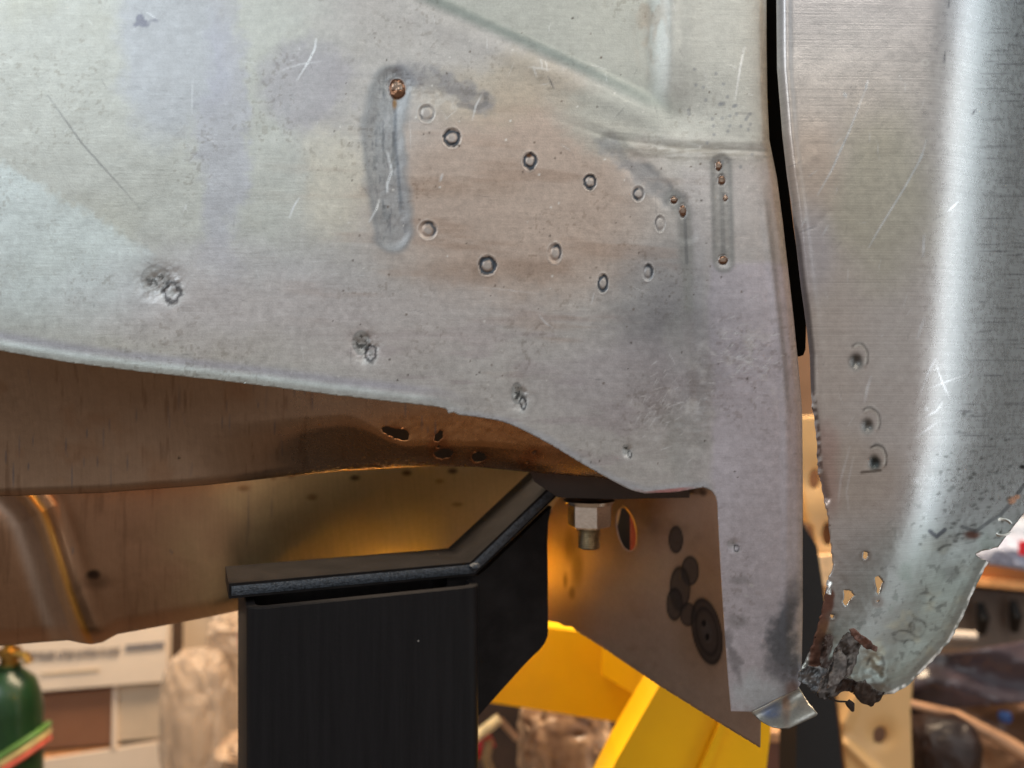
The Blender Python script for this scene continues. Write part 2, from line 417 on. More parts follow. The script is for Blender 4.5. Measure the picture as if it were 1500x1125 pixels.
def side_c(x, y):
    n = len(x); col = np.zeros((n, 4)); col[:, :3] = s2l((196, 193, 190)); col[:, 3] = 0.47
    w = fbm(x, y, 120, 5, 5) ; w2 = fbm(x, y, 60, 12, 5); w3 = fbm(x, y, 220, 18, 4)
    w5 = fbm(x, y, 9, 203, 3); wx = x + 34 * w2 + 9 * w5; wy = y + 30 * w + 9 * fbm(x, y, 10, 205, 3)
    # room reflections painted as tints: cool left, warm middle, green top right, plus stains
    setc(col, sm(560, 380, wx), (196, 199, 192), 0.8)
    setc(col, sm(0.05, 0.4, w3) * sm(520, 300, x), (194, 194, 180), 0.5)
    setc(col, sm(15, -15, side(wx, wy, (0, 235), (230, 385))) * 0 + sm(-8, 8, side(wx, wy, (-20, 225), (215, 372))) * sm(300, 200, wx) * sm(520, 420, y), (216, 226, 226), 0.75)
    setc(col, blob(wx, wy, 250, 70, 75, 150, .25), (186, 190, 200), 0.6)
    setc(col, blob(wx, wy, 325, 200, 32, 230, .35), (184, 185, 198), 0.55)
    setc(col, blob(wx, wy, 450, 130, 70, 60, .3), (176, 173, 182), 0.6)
    setc(col, blob(wx, wy, 500, 270, 60, 75, .5), (214, 208, 192), 0.65)
    setc(col, blob(wx, wy, 340, 430, 200, 70, .5), (202, 200, 204), 0.6)
    setc(col, blob(x, wy, 750, 290, 195, 150, .35), (196, 176, 162), 0.85)
    setc(col, blob(wx, wy, 745, 130, 110, 45, .5), (192, 180, 160), 0.6)
    # rolling marks: warm brown streaks
    st = fbm(x * 0.16 + y * -0.02, y + x * -0.05, 26, 25, 4)
    setc(col, sm(0.12, 0.5, st) * blob(x, y, 740, 360, 300, 180, .5), (172, 148, 132), 0.5)
    setc(col, blob(wx, y, 760, 400, 150, 22, .5) * sm(-.3, .4, w2), (162, 136, 118), 0.5)
    setc(col, blob(wx, y, 650, 275, 120, 14, .6) * sm(-.3, .4, w2), (166, 142, 124), 0.4)
    setc(col, sm(0.1, 0.5, fbm(x * 0.2, y, 14, 40, 4)) * sm(430, 540, x) * sm(420, 500, y) * sm(1000, 900, x), (176, 166, 168), 0.5)
    setc(col, blob(wx, wy, 460, 480, 320, 70, .4), (204, 196, 194), 0.5)
    # upper right field
    s1 = np.where(x < 800, side(x, y, (560, -30), (800, 78)), side(x, y, (800, 78), (990, 168)))
    setc(col, sm(10, -6, s1) * sm(1000, 950, wx), (188, 191, 184), 0.85)
    setc(col, sm(940, 1000, wx) * sm(250, 180, wy), (200, 202, 196), 0.8)
    setc(col, np.exp(-((s1 + 4) / 8) ** 2) * sm(560, 620, x) * sm(1000, 940, x), (140, 150, 146), 0.6)
    setc(col, blob(wx, wy, 905, 165, 80, 55, .4), (184, 189, 181), 0.6)
    setc(col, blob(x, y, 955, 40, 22, 60, .5) * sm(-.1, .3, fbm(x, y * .4, 14, 81, 3)), (172, 160, 146), 0.6)
    setc(col, sm(985, 1005, x + 6 * w) * sm(230, 260, y), (204, 200, 200), 0.7)
    # lilac sheen painted into the strip's bare steel below its grind, ragged upper border
    setc(col, sm(1035, 1048, x + 10 * w2) * sm(378, 392, y + 8 * w2), (206, 201, 210), 0.9)
    setc(col, blob(wx, wy, 985, 470, 75, 105, .8), (126, 126, 132), 0.75)  # dark reflection by the valley painted as a soft grey patch
    setc(col, blob(wx, wy, 1008, 590, 22, 130, .5), (166, 167, 164), 0.5)
    setc(col, blob(wx, wy, 920, 560, 120, 60, .6), (184, 178, 182), 0.6)
    setc(col, sm(.15, .6, fbm(x, y, 22, 83, 4)) * (blob(x, y, 990, 610, 60, 60, .6) + blob(x, y, 1095, 540, 70, 55, .5)), (222, 220, 218), 0.6)
    col[:, 3] -= 0.10 * blob(x, y, 1095, 540, 70, 60, .5) + 0.08 * blob(x, y, 985, 610, 60, 60, .5)
    # heat marks around the ground welds
    g1, t1 = segd(x, y, GRIND[0]); wd = 24 + 6 * fbm(x, y, 30, 44, 2)
    setc(col, 1 - sm(wd * 1.0, wd * 1.5, g1), (156, 160, 164), 0.75)
    setc(col, np.exp(-((g1 - wd * 1.0 - 3 * w2) / 7) ** 2) * sm(-.5, .3, w3), (124, 130, 136), 0.4)
    setc(col, sm(0.0, 0.5, fbm(x, y * 0.35, 7, 91, 3)) * (1 - sm(wd * 0.7, wd, g1)), (128, 132, 134), 0.6)
    setc(col, np.exp(-((x - (583 + 4 * np.sin(y / 40))) / 3.0) ** 2) * sm(150, 170, y) * sm(330, 290, y), (98, 104, 112), 0.6)
    g2, t2 = segd(x, y, [(590, 105), (650, 122), (712, 150)])
    setc(col, (1 - sm(7, 22, g2 + 6 * w + 8 * w5)) * (.6 + .4 * sm(-.4, .3, fbm(x, y, 11, 233, 3))), (144, 144, 149), 0.7)
    g2b, _ = segd(x, y, [(608, 137), (662, 152)])
    setc(col, (1 - sm(7, 15, g2b)) * sm(-.2, .3, fbm(x, y, 7, 95, 2)), (206, 202, 196), 0.6)
    setc(col, 1 - sm(2, 5, segd(x, y, [(712, 138), (712, 152), (700, 158), (672, 154)])[0]), (118, 116, 118), 0.5)
    g3, t3 = segd(x, y, [(893, 212), (915, 235), (955, 268), (985, 290)])
    setc(col, (1 - sm(7, 22, g3 + 9 * w2 + 8 * w5)) * (.55 + .45 * sm(-.4, .3, fbm(x, y, 12, 231, 3))), (142, 144, 148), 0.7)
    g3, t3 = segd(x, y, [(985, 290), (1003, 310), (1006, 380), (1008, 450)])
    setc(col, 1 - sm(3, 16, g3 + 5 * w2), (150, 152, 150), 0.7)
    setc(col, 1 - sm(1, 4, segd(x, y, [(1003, 315), (1006, 385)])[0]), (112, 114, 116), 0.6)
    g4, t4 = segd(x, y, [(1056, 240), (1060, 384)])
    setc(col, 1 - sm(10, 17, g4 + 3 * w), (160, 160, 158), 0.7); setc(col, np.exp(-((g4 - 14) / 3.5) ** 2), (132, 134, 134), 0.5)
    setc(col, 1 - sm(2, 5, g4), (128, 130, 130), 0.5)
    # second crease drawn as a darker line
    d2, t2 = segd(x, y, [(720, 150), (820, 175), (900, 203), (990, 215), (1124, 221)])
    setc(col, (np.exp(-(d2 / 2.2) ** 2) * .7 + .3 * np.exp(-((d2 - 9) / 2) ** 2)) * sm(.1, .6, t2), (122, 120, 114), 0.55)
    setc(col, blob(x, y, 1000, 221, 90, 14, .6) * sm(-.3, .3, fbm(x * .2, y, 5, 99, 3)), (150, 144, 134), 0.6)
    # cool highlight painted along the rolled lip of the lower edge
    eb, _ = segd(x, y, botline)
    setc(col, (1 - sm(11, 20, eb + 4 * w2)) * sm(720, 600, x), (196, 206, 205), 0.55); setc(col, np.exp(-((eb - 22) / 7) ** 2) * sm(720, 560, x), (178, 178, 192), 0.6)
    setc(col, (1 - sm(4, 14, eb + 4 * w2)) * sm(600, 720, x), (186, 190, 198), 0.6)
    setc(col, (1 - sm(2, 4, eb)) * blob(x, y, 975, 716, 35, 8, .5), (180, 90, 78), 0.7)
    ee, te = segd(x, y, edge_line)
    setc(col, np.exp(-((ee - 20) / 4) ** 2) * sm(260, 330, y) * sm(620, 560, y), (132, 132, 134), 0.5)
    # bottom end of the tongue: grind and heat
    setc(col, blob(wx, wy, 1155, 930, 22, 75, .6), (92, 98, 106), 0.85)
    setc(col, blob(wx, wy, 1110, 1010, 40, 24, .6), (204, 214, 220), 0.7)
    setc(col, blob(wx, wy, 1080, 965, 10, 30, .6), (120, 118, 122), 0.6)
    setc(col, blob(x, y, 1160, 1010, 10, 12, .6), (120, 84, 62), 0.7)
    setc(col, blob(x, y, 1085, 850, 14, 6, .6) + blob(x, y, 1080, 910, 14, 9, .6), (140, 138, 140), 0.5)
    # fine mottling of the etched zinc
    m1 = fbm(x, y, 7, 211, 3); m2 = fbm(x * .3, y, 9, 213, 3); mm_ = fbm(x, y, 150, 215, 3)
    col[:, :3] *= (1 + .09 * m1 + .07 * m2 * sm(-.2, .4, mm_))[:, None]
    mulc(col, sm(.28, .5, fbm(x, y, 5, 217, 2)) * sm(-.1, .4, fbm(x, y, 80, 219, 3)), (.80, .78, .76))
    mulc(col, sm(.2, .5, fbm(x, y * .3, 5, 221, 3)) * (1 - sm(wd * .6, wd * 1.1, g1)), (.72, .73, .75)); mulc(col, sm(.2, .5, -fbm(x, y * .3, 6, 223, 3)) * (1 - sm(wd * .5, wd, g1)), (1.22, 1.22, 1.22))
    # rings
    for (cx, cy, rx, ry, k) in RINGS:
        n_ = 0.12 * vnoise(x, y, 4, 101) + 0.11 * vnoise(x, y, 9, 103); r = np.hypot((x - cx) / rx, (y - cy) / ry) + n_; a = np.arctan2(y - cy, x - cx)
        ring = np.exp(-((r - 0.76) / 0.22) ** 4)
        if k == 'open': ring = np.exp(-((r - 0.82) / 0.13) ** 2) * (0.55 + 0.3 * np.sin(a * 3))
        if k == 'thin': ring = np.exp(-((r - 0.85) / 0.16) ** 2) * sm(0.6, -0.5, np.cos(a)) * .7
        if k == 'left': ring = ring * (0.6 + 0.4 * (np.cos(a) < 0))
        if k == 'crescent': ring = np.exp(-((r - 0.8) / 0.2) ** 2) * sm(-0.5, 0.5, np.cos(a + 0.5))
        setc(col, ring, (72, 78, 86), 1.0); setc(col, np.exp(-((r - 1.15) / 0.08) ** 2), (208, 206, 202), 0.3)
        setc(col, np.exp(-((r - 0.95) / 0.06) ** 2) * (k == 'full'), (48, 50, 54), 0.6)
        setc(col, sm(0.5, 0.35, r), (186, 180, 176), 0.7)
    setc(col, blob(x, y, 775, 228, 4, 3, .5), (96, 60, 30), 0.9)
    # torn spot weld burns
    for (cx, cy, rx, ry, k) in BURNS:
        n_ = fbm(x, y, 7, 105, 3); r = np.hypot((x - cx) / rx, (y - cy) / ry)
        sel = sm(1.05, 0.8, r)
        # two overlapping half circles
        ux, uy = cx - rx * 0.3, cy - ry * 0.25; vx_, vy_ = cx + rx * 0.4, cy + ry * 0.4
        r1 = np.hypot((x - ux) / (rx * .62), (y - uy) / (ry * .72)); r2 = np.hypot((x - vx_) / (rx * .42), (y - vy_) / (ry * .6))
        setc(col, sm(1.1, .9, r1), (166, 168, 166), 0.8 * max(k, .5)); setc(col, np.exp(-((r1 - 1) / .08) ** 2), (134, 136, 138), 0.6 * k)
        r1 = r1 + .3 * n_; r2 = r2 + .35 * fbm(x, y, 6, 107, 3); setc(col, sm(0.0, 0.22, n_) * sm(.85, .6, r1), (44, 44, 42), 0.9 * max(k, .75))
        setc(col, np.exp(-((r2 - .8 + .15 * n_) / .26) ** 2), (44, 46, 50), 0.95 * max(k, .85)); setc(col, sm(.45, .25, r2), (150, 152, 150), 0.6)
        setc(col, np.exp(-((r2 - 1.2) / .1) ** 2) * (y > cy), (214, 214, 212), 0.6)
    # rusty blow holes
    for (cx, cy, rx, ry) in RUSTP:
        n_ = fbm(x, y, 5, 111, 3); r = np.hypot((x - cx) / rx, (y - cy) / ry) + .15 * n_
        setc(col, sm(1.15, .9, r), (116, 76, 48), 0.95); setc(col, sm(.8, .5, r) * (y < cy + 2), (186, 166, 150), 0.7)  # pale highlight painted on each bead's upper half
        setc(col, np.exp(-((r - .92) / .1) ** 2), (78, 46, 26), 0.7)
        col[:, 3] = np.where(r < 1, 0.22, col[:, 3])
    setc(col, blob(x, y, 578, 152, 3, 7, .6), (150, 110, 50), 0.8)
    # droplets and specks
    rng = random.Random(9)
    for k in range(34):
        cx, cy = rng.gauss(1068, 26), rng.gauss(165, 40); setc(col, blob(x, y, cx, cy, 2.4, 2.6, .4), (138, 142, 150), .55)
    for k in range(150):
        cx, cy = rng.uniform(480, 1110), rng.uniform(20, 700); r_ = rng.uniform(.9, 1.7)
        sel = (abs(x - cx) < 5) & (abs(y - cy) < 5); t_ = col[sel]; setc(t_, blob(x[sel], y[sel], cx, cy, r_, r_, .5), rng.choice([(90, 82, 76), (228, 226, 222), (110, 96, 84)]), .8); col[sel] = t_
    setc(col, blob(wx, wy, 220, 28, 12, 6, .5), (126, 128, 146), .7)
    sc = [([(70, 140), (120, 210), (205, 305)], 1.5, -.55), ([(463, 58), (461, 72), (452, 90), (436, 116)], 1.8, .8), ([(415, 102), (440, 94), (470, 90)], 1.6, .4),
          ([(438, 290), (430, 303), (424, 318)], 1.7, .7), ([(282, 115), (281, 165)], 1.4, .3), ([(567, 222), (574, 250), (567, 270), (568, 282)], 2.4, .8), ([(556, 292), (552, 305), (541, 325)], 1.8, .8),
          ([(705, 140), (697, 155), (692, 175)], 1.6, .5), ([(1090, 70), (1084, 100), (1077, 145)], 1.7, .6), ([(803, 112), (812, 131)], 1.3, -.7), ([(790, 462), (798, 472), (809, 480)], 1.5, .6),
          ([(781, 98), (786, 112)], 1.4, .5), ([(792, 86), (795, 102)], 1.2, .4), ([(799, 88), (802, 104)], 1.2, .4), ([(775, 98), (805, 102)], 2, .35), ([(648, 255), (645, 265)], 2, .6), ([(870, 430), (866, 445)], 1.3, .5),
          ([(960, 280), (962, 330)], 1.2, -.2), ([(1080, 166), (1105, 166)], 2, -.3), ([(1030, 100), (1038, 130)], 2, .15), ([(1099, 856), (1103, 860)], 2, .9), ([(1091, 871), (1095, 874)], 1.6, .6), ([(600, 175), (602, 220)], 1.1, .25), ([(700, 420), (790, 430)], 1.2, .2)]
    for k in range(60):
        cx, cy = rng.gauss(1085, 30), rng.gauss(530, 28); a = rng.uniform(-.2, .9); L_ = rng.uniform(4, 16); sc.append(([(cx, cy), (cx + L_ * math.cos(a), cy - L_ * math.sin(a))], 1.1, rng.uniform(.2, .7)))
    for k in range(60):
        cx, cy = rng.gauss(965, 25), rng.gauss(600, 35); a = rng.uniform(.2, 1.3); L_ = rng.uniform(4, 16); sc.append(([(cx, cy), (cx + L_ * math.cos(a), cy - L_ * math.sin(a))], 1.0, rng.uniform(.2, .6)))
    for k in range(70):
        cx, cy = rng.uniform(0, 1110), rng.uniform(0, 580); a = rng.gauss(.9, .7); L_ = rng.uniform(5, 26); sc.append(([(cx, cy), (cx + L_ * math.cos(a), cy + L_ * math.sin(a))], .9, rng.choice([.25, .35, -.3])))
    scratches(x, y, col, sc)
    return col
def em(cx, cy, rx, ry, k=1.15):
    return lambda x, y: np.hypot((x - cx) / (rx * k), (y - cy) / (ry * k)) < 1
labs = []
for i, (cx, cy, rx, ry) in enumerate(RUSTP): labs.append(('rust_bead', em(cx, cy, rx, ry), None, 'rusty brown blow hole in a ground weld'))
for i, (cx, cy, rx, ry, k) in enumerate(RINGS): labs.append(('spot_weld', em(cx, cy, rx, ry, 1.2), None, None))
for i, (cx, cy, rx, ry, k) in enumerate(BURNS): labs.append(('torn_spot_weld', em(cx, cy, rx, ry, 1.05), None, None))
labs.append(('ground_weld', lambda x, y: segd(x, y, GRIND[0])[0] < 33, None, 'long upright ground weld with a rusty hole at its top'))
labs.append(('ground_weld', lambda x, y: segd(x, y, [(1056, 240), (1060, 384)])[0] < 18, None, 'short upright ground weld near the panel gap'))
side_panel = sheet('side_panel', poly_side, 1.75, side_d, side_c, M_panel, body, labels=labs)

# bent tab at the foot of the panel
def tab_d(x, y):
    s = side(x, y, (1100, 1046), (1168, 1008))
    return side_d(np.clip(x, 0, 1150), np.minimum(y, 1030)) + .0012 - 0.012 * sm(0, 50, s) + 0.0008 * np.sin(x / 14.0)
def tab_c(x, y):
    n = len(x); col = np.zeros((n, 4)); col[:, :3] = s2l((140, 136, 128)); col[:, 3] = .36
    w = fbm(x, y, 14, 3, 3); s = side(x, y, (1100, 1046), (1168, 1008))
    setc(col, blob(x, y, 1130, 1040, 14, 12, .6), (84, 96, 128), .9); setc(col, blob(x, y, 1152, 1034, 6, 30, .6, .2 * w), (128, 92, 70), .8)
    setc(col, blob(x, y, 1170, 1045, 18, 16, .6), (150, 146, 138), .6); setc(col, sm(.1, .4, w), (120, 118, 116), .4)
    setc(col, np.exp(-(s / 2.5) ** 2), (226, 220, 206), .6)
    return col
sheet('bent_tab', smooth_line([(1100, 1043), (1112, 1055), (1133, 1066), (1155, 1068)], 3) + [(1196, 1049), (1198, 1045), (1185, 1030), (1170, 1006), (1140, 1024)], 1.8, tab_d, tab_c, M_panel, body, thick=0.0012)

# black seal in the panel gap
bm = bmesh.new()
gl = [(1121, -60), (1121, 60), (1122, 150), (1128, 230), (1140, 300), (1148, 360), (1158, 440), (1165, 500), (1167, 517), (1172, 522), (1177, 520), (1180, 512)]
gr = [(1181, 470), (1172, 400), (1162, 330), (1156, 280), (1150, 220), (1144, 150), (1142, 60), (1142, -60)]
add_prism(bm, [P(a, b, 0.447) for a, b in gl + gr], (0, 0.012, 0))
_m = plain('black_rubber', (0.002, 0.002, 0.002), 1.0); _m.node_tree.nodes['Principled BSDF'].inputs['Specular IOR Level'].default_value = .05; bm_obj('gap_seal', bm, _m, body)

# ---------- lower sill lip (brown, with rust holes)
RH = [[(563, 629), (570, 627), (580, 630), (592, 631), (595, 636), (594, 642), (588, 643), (580, 641), (572, 637), (565, 634)],
      [(638, 638), (644, 632), (648, 634), (647, 641), (642, 646), (637, 644)], [(640, 655), (641, 653), (644, 654), (642, 657)],
      [(639, 663), (646, 660), (656, 659), (661, 663), (657, 668), (648, 671), (641, 668)], [(694, 667), (700, 663), (706, 665), (711, 670), (706, 674), (697, 675), (693, 671)],
      [(779, 662), (783, 660), (785, 663), (781, 665)], [(770, 677), (774, 676), (774, 678)]]
def grow(h, k):
    cx = sum(p[0] for p in h) / len(h); cy = sum(p[1] for p in h) / len(h); return [(cx + (p[0] - cx) * k, cy + (p[1] - cy) * k) for p in h]
RH = [rough(grow(h, 1.3), 1.0, 3, 70 + i, True) for i, h in enumerate(RH)]
lipbot = [(-130, 738), (0, 727), (150, 722), (300, 711), (400, 700), (500, 690), (620, 683), (700, 684), (780, 692), (870, 699), (950, 712)]
def yb(x): return np.interp(x, [p[0] for p in lipbot], [p[1] for p in lipbot])
def lip_d(x, y):
    v = np.clip((y - 470) / (yb(x) - 470), 0, 1.0); hh = (yb(x) - 470)
    near = 0.440; k = sm(260, 520, x)
    d = near + 0.010 * v + (1 - v) * 0.004
    d = d + k * (0.003 * v + 0.030 * (1 - .5 * sm(500, 620, x)) * sm(0.62 + .2 * sm(500, 600, x), 1.02, v)) + (1 - k) * (0.016 * np.sin(v * 1.75))
    # bottom roll
    u = (yb(x) - y)
    d = d + 0.004 * np.clip(1 - u / 12, 0, 1) ** 2 * (1 - k) + .006 * np.clip(1 - u / 16, 0, 1) ** 2 * k
    pit = blob(x, y, 690, 640, 150, 40, .6)
    d = d + 0.00022 * fbm(x, y * 1.0, 9, 5, 3) * pit + .0012 * fbm(x, y, 160, 8, 2)
    for h in RH[:5]:
        cx = sum(p[0] for p in h) / len(h); cy = sum(p[1] for p in h) / len(h)
        d = d + 0.0003 * np.exp(-(np.hypot(x - cx, y - cy) / 18) ** 2)
    return d
def lip_c(x, y):
    n = len(x); col = np.zeros((n, 4)); col[:, :3] = s2l((146, 120, 98)); col[:, 3] = .36
    w = fbm(x, y, 60, 6, 4); st = fbm(x, y * 0.12, 9, 14, 4)
    setc(col, sm(.1, .5, w), (138, 104, 78), .5); setc(col, sm(.25, .55, st), (104, 76, 56), .45)
    setc(col, blob(x, y, 690, 640, 190, 45, .6, .3 * w), (166, 112, 62), .75); col[:, 3] -= .10 * sm(330, 480, x)
    for h in RH:
        cx = sum(p[0] for p in h) / len(h); cy = sum(p[1] for p in h) / len(h)
        setc(col, 1 - sm(8, 22, np.hypot(x - cx, (y - cy) * 1.4) + 8 * w), (136, 84, 50), .7)
    rng = random.Random(3); sc = []
    for k in range(46):
        cx = rng.uniform(0, 640); cy = rng.uniform(540, 700); sc.append(([(cx, cy), (cx + rng.uniform(-1, 2), cy + rng.uniform(10, 45))], 1.1, -rng.uniform(.3, .8)))
    scratches(x, y, col, sc)
    setc(col, blob(x, y, 262, 671, 2, 2, .4), (40, 30, 24), .9)
    return col
lip_poly = [(-130, 460), (400, 520), (700, 580), (960, 690)] + lipbot[::-1]
lip = sheet('sill_lip', lip_poly, 2.2, lip_d, lip_c, M_floor, body, holes=RH, thick=0.001)
bm = bmesh.new(); add_box(bm, P(690, 640, 0.490), (0.17, 0.002, 0.03)); bm_obj('hole_shade_sheet', bm, plain('hole_shade_black', (0.003, 0.003, 0.003), 0.9), body)  # near-black sheet, its colour standing in for the shade behind the rust holes

# ---------- lower inner panel, bulging, with bead
pb = [(-130, 958), (0, 946), (60, 941), (100, 938), (118, 942), (134, 944), (150, 941), (172, 929), (200, 924), (300, 905), (362, 892), (450, 878), (560, 868), (700, 850), (800, 800), (900, 790)]
def yp(x): return np.interp(x, [p[0] for p in pb], [p[1] for p in pb])
BEAD = [(10, 700), (42, 730), (58, 752), (70, 785), (84, 830), (97, 872), (112, 912), (126, 945)]
def inner_d(x, y):
    v = (y - 690) / 240.0
    d = 0.515 + 0.018 * (x - 0) / 800 + 0.020 * (v - 0.25) ** 2 - 0.004 * v
    u = np.clip(1 - (yp(x) - y) / 26, 0, 1); d = d + 0.012 * u * u
    b, t = segd(x, y, BEAD); d = d - 0.0065 * np.exp(-(b / 17) ** 2) + .002 * np.exp(-((b - 34) / 14) ** 2)
    k = sm(300, 620, x); d = d + k * (0.040 + .085 * v) + .0015 * fbm(x, y, 170, 4, 2)
    return d
def inner_c(x, y):
    n = len(x); col = np.zeros((n, 4)); col[:, :3] = s2l((156, 120, 92)); col[:, 3] = .36
    w = fbm(x, y, 70, 16, 4); st = fbm(x, y * 0.1, 12, 24, 4)
    setc(col, sm(.0, .5, w), (136, 102, 76), .5); setc(col, sm(.2, .55, st), (108, 78, 56), .4)
    setc(col, sm(200, 520, x + 60 * w), (226, 204, 152), .8)  # reflected yellow glow boosted by a paler colour towards the right
    b, t = segd(x, y, BEAD); sgn = sm(-4, 6, x - np.interp(y, [p[1] for p in BEAD], [p[0] for p in BEAD]))
    setc(col, (1 - sm(9, 15, b)), (196, 136, 44), .7)  # bead's yellow highlight painted along its crest
    setc(col, (1 - sm(20, 60, b)) * (1 - sgn), (164, 140, 122), .6)
    setc(col, np.exp(-((b - 38) / 9) ** 2) * (1 - sgn), (186, 170, 156), .5)
    setc(col, blob(x, y, 137, 842, 10, 7, .5), (34, 24, 18), .95); setc(col, blob(x, y, 143, 852, 18, 10, .8), (84, 58, 42), .6)
    rng = random.Random(4)
    for k in range(6):
        cx = rng.uniform(330, 740); cy = 690 + rng.uniform(2, 60); setc(col, blob(x, y, cx, cy, rng.uniform(3, 9), rng.uniform(2, 5), .6), (128, 86, 44), .6)
    for (cx, cy) in ((596, 693), (663, 690), (520, 700)): setc(col, blob(x, y, cx, cy, 7, 4, .5), (70, 44, 26), .85)
    scratches(x, y, col, [([(365, 720), (362, 800)], 1.5, -.4), ([(400, 715), (396, 770)], 1.2, -.3), ([(105, 800), (107, 812)], 1.5, -.6), ([(250, 805), (252, 812)], 1.6, -.6)])
    return col
sheet('inner_panel', [(-130, 670), (400, 650), (930, 650)] + pb[::-1], 2.6, inner_d, inner_c, M_floor, body, thick=0.0012)

# ---------- bracket plate with hole (turned away, right edge nearest)
def brk_d(x, y): return 1.0 / (1 / 0.60 + (x - 795) / 318.0 * (1 / 0.462 - 1 / 0.60)) + 0.0004 * fbm(x, y, 80, 2, 2)
def brk_c(x, y):
    n = len(x); col = np.zeros((n, 4)); col[:, :3] = s2l((184, 156, 138)); col[:, 3] = .36
    w = fbm(x, y, 50, 36, 4); setc(col, sm(0, .5, w), (156, 128, 110), .5); setc(col, blob(x, y, 900, 840, 110, 40, .7, .3 * w), (206, 176, 150), .6)
    setc(col, blob(x, y, 1035, 880, 40, 90, .6, .3 * w), (160, 116, 76), .6)
    for (cx, cy, rx, ry) in ((990, 790, 10, 19), (1011, 836, 12, 20), (996, 862, 14, 30), (988, 885, 11, 22), (1008, 900, 11, 16)):
        r = np.hypot((x - cx) / rx, (y - cy) / ry) + .06 * w; setc(col, sm(1.12, .95, r), (70, 62, 60), .85); setc(col, np.exp(-((r - 1) / .12) ** 2), (44, 38, 36), .6)
    xr = x - 1036 - (y - 928) * 0.16; r = np.hypot(xr / 21, (y - 925) / 47); setc(col, sm(1.08, .98, r), (66, 58, 56), .9)
    for q in (1.0, .72): setc(col, np.exp(-((r - q) / .09) ** 2), (40, 34, 34), .6)
    setc(col, sm(.42, .3, r), (92, 82, 78), .6)
    for (cx, cy) in ((1031, 913), (1036, 933)): setc(col, blob(x, y, cx, cy, 3, 5, .4), (18, 14, 14), .9)
    for (cx, cy, rx, ry) in ((835, 800, 9, 22), (846, 830, 8, 26), (828, 850, 3, 10), (838, 868, 4, 8)): setc(col, blob(x, y, cx, cy, rx, ry, .6, .3 * w), (84, 66, 56), .6)
    setc(col, (1 - sm(2, 8, side(x, y, (1060, 715), (1052, 740)) * 0 + np.hypot(x - 1030, y - 722))), (60, 46, 40), .6)
    return col
hole = [(918 + 14.5 * math.cos(a) - 5 * math.sin(a), 776 + 33 * math.sin(a)) for a in [i * math.pi / 16 for i in range(32)]]
hole = [(918 + 13 * math.cos(a) + 6 * math.sin(a), 776 + 32 * math.sin(a)) for a in [i * math.pi / 16 for i in range(32)]]
sheet('bracket_plate', [(780, 690), (1114, 690), (1115, 1040), (1114, 1096), (1050, 1057), (960, 1001), (880, 947), (845, 925), (838, 918), (826, 917), (818, 912), (780, 906)], 2.2, brk_d, brk_c, M_brk, body, holes=[hole], thick=0.003)
bm = bmesh.new(); add_box(bm, P(953, 778, 0.60), (0.03, 0.003, 0.05)); bm_obj('primer_plate', bm, plain('orange_primer', (176, 78, 42), 0.7), body)
bm = bmesh.new(); add_box(bm, P(925, 790, 0.64), (0.09, 0.003, 0.08)); bm_obj('cavity_shade_plate', bm, plain('cavity_shade_black', (0.004, 0.003, 0.003), 0.9), body)  # dark plate added as the shade seen through the bracket hole
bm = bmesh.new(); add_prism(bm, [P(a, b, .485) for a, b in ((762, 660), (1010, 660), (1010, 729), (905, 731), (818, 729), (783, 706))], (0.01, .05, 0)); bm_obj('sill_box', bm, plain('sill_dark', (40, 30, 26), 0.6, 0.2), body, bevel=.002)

# ================================================================== FENDER PANEL (right)
le = [(1138, -90), (1138, 0), (1139, 100), (1147, 200), (1154, 260), (1160, 300), (1166, 350), (1174, 420), (1181, 470), (1187, 520), (1189, 580)]
le2 = [(1190, 590), (1196, 640), (1199, 690), (1208, 730), (1215, 770), (1218, 810), (1221, 828), (1214, 850), (1208, 880), (1197, 925), (1187, 955), (1176, 975), (1169, 992), (1180, 1002), (1195, 1008), (1205, 1000), (1216, 1005), (1228, 992), (1242, 1000), (1256, 1012), (1275, 1008), (1280, 1018), (1268, 1028), (1277, 1034), (1290, 1020), (1310, 1016), (1333, 1002), (1362, 972), (1390, 942), (1410, 905), (1420, 880), (1440, 838), (1448, 824)]
le3 = [(1448, 824), (1436, 818), (1428, 812), (1444, 806), (1462, 802), (1478, 780), (1500, 752), (1560, 700), (1640, 610), (1640, -90)]
fp = le + rough(le2, 1.3, 5, 22) + rough(le3[:5], .8, 5, 23) + le3[5:]
FH = [[(1265, 808), (1270, 809), (1272, 815), (1268, 820), (1264, 815)], [(1236, 864), (1245, 865), (1252, 873), (1245, 880), (1240, 889), (1235, 882), (1237, 873)], [(1281, 846), (1286, 844), (1294, 853), (1291, 860), (1286, 873), (1284, 860)], [(1216, 900), (1222, 901), (1221, 906), (1217, 905)], [(1207, 940), (1212, 940), (1209, 955), (1206, 950)], [(1284, 880), (1287, 880), (1286, 884)]]
FH = [rough(h, .7, 3, 40 + i, True) for i, h in enumerate(FH)]
RG = [(-90, 1438), (0, 1433), (200, 1420), (400, 1405), (560, 1394), (650, 1382), (720, 1362), (780, 1342), (880, 1297), (940, 1258), (1040, 1200)]
def rgx(y): return np.interp(y, [p[0] for p in RG], [p[1] for p in RG])
MARKS = [(1258, 523), (1275, 617), (1285, 671)]
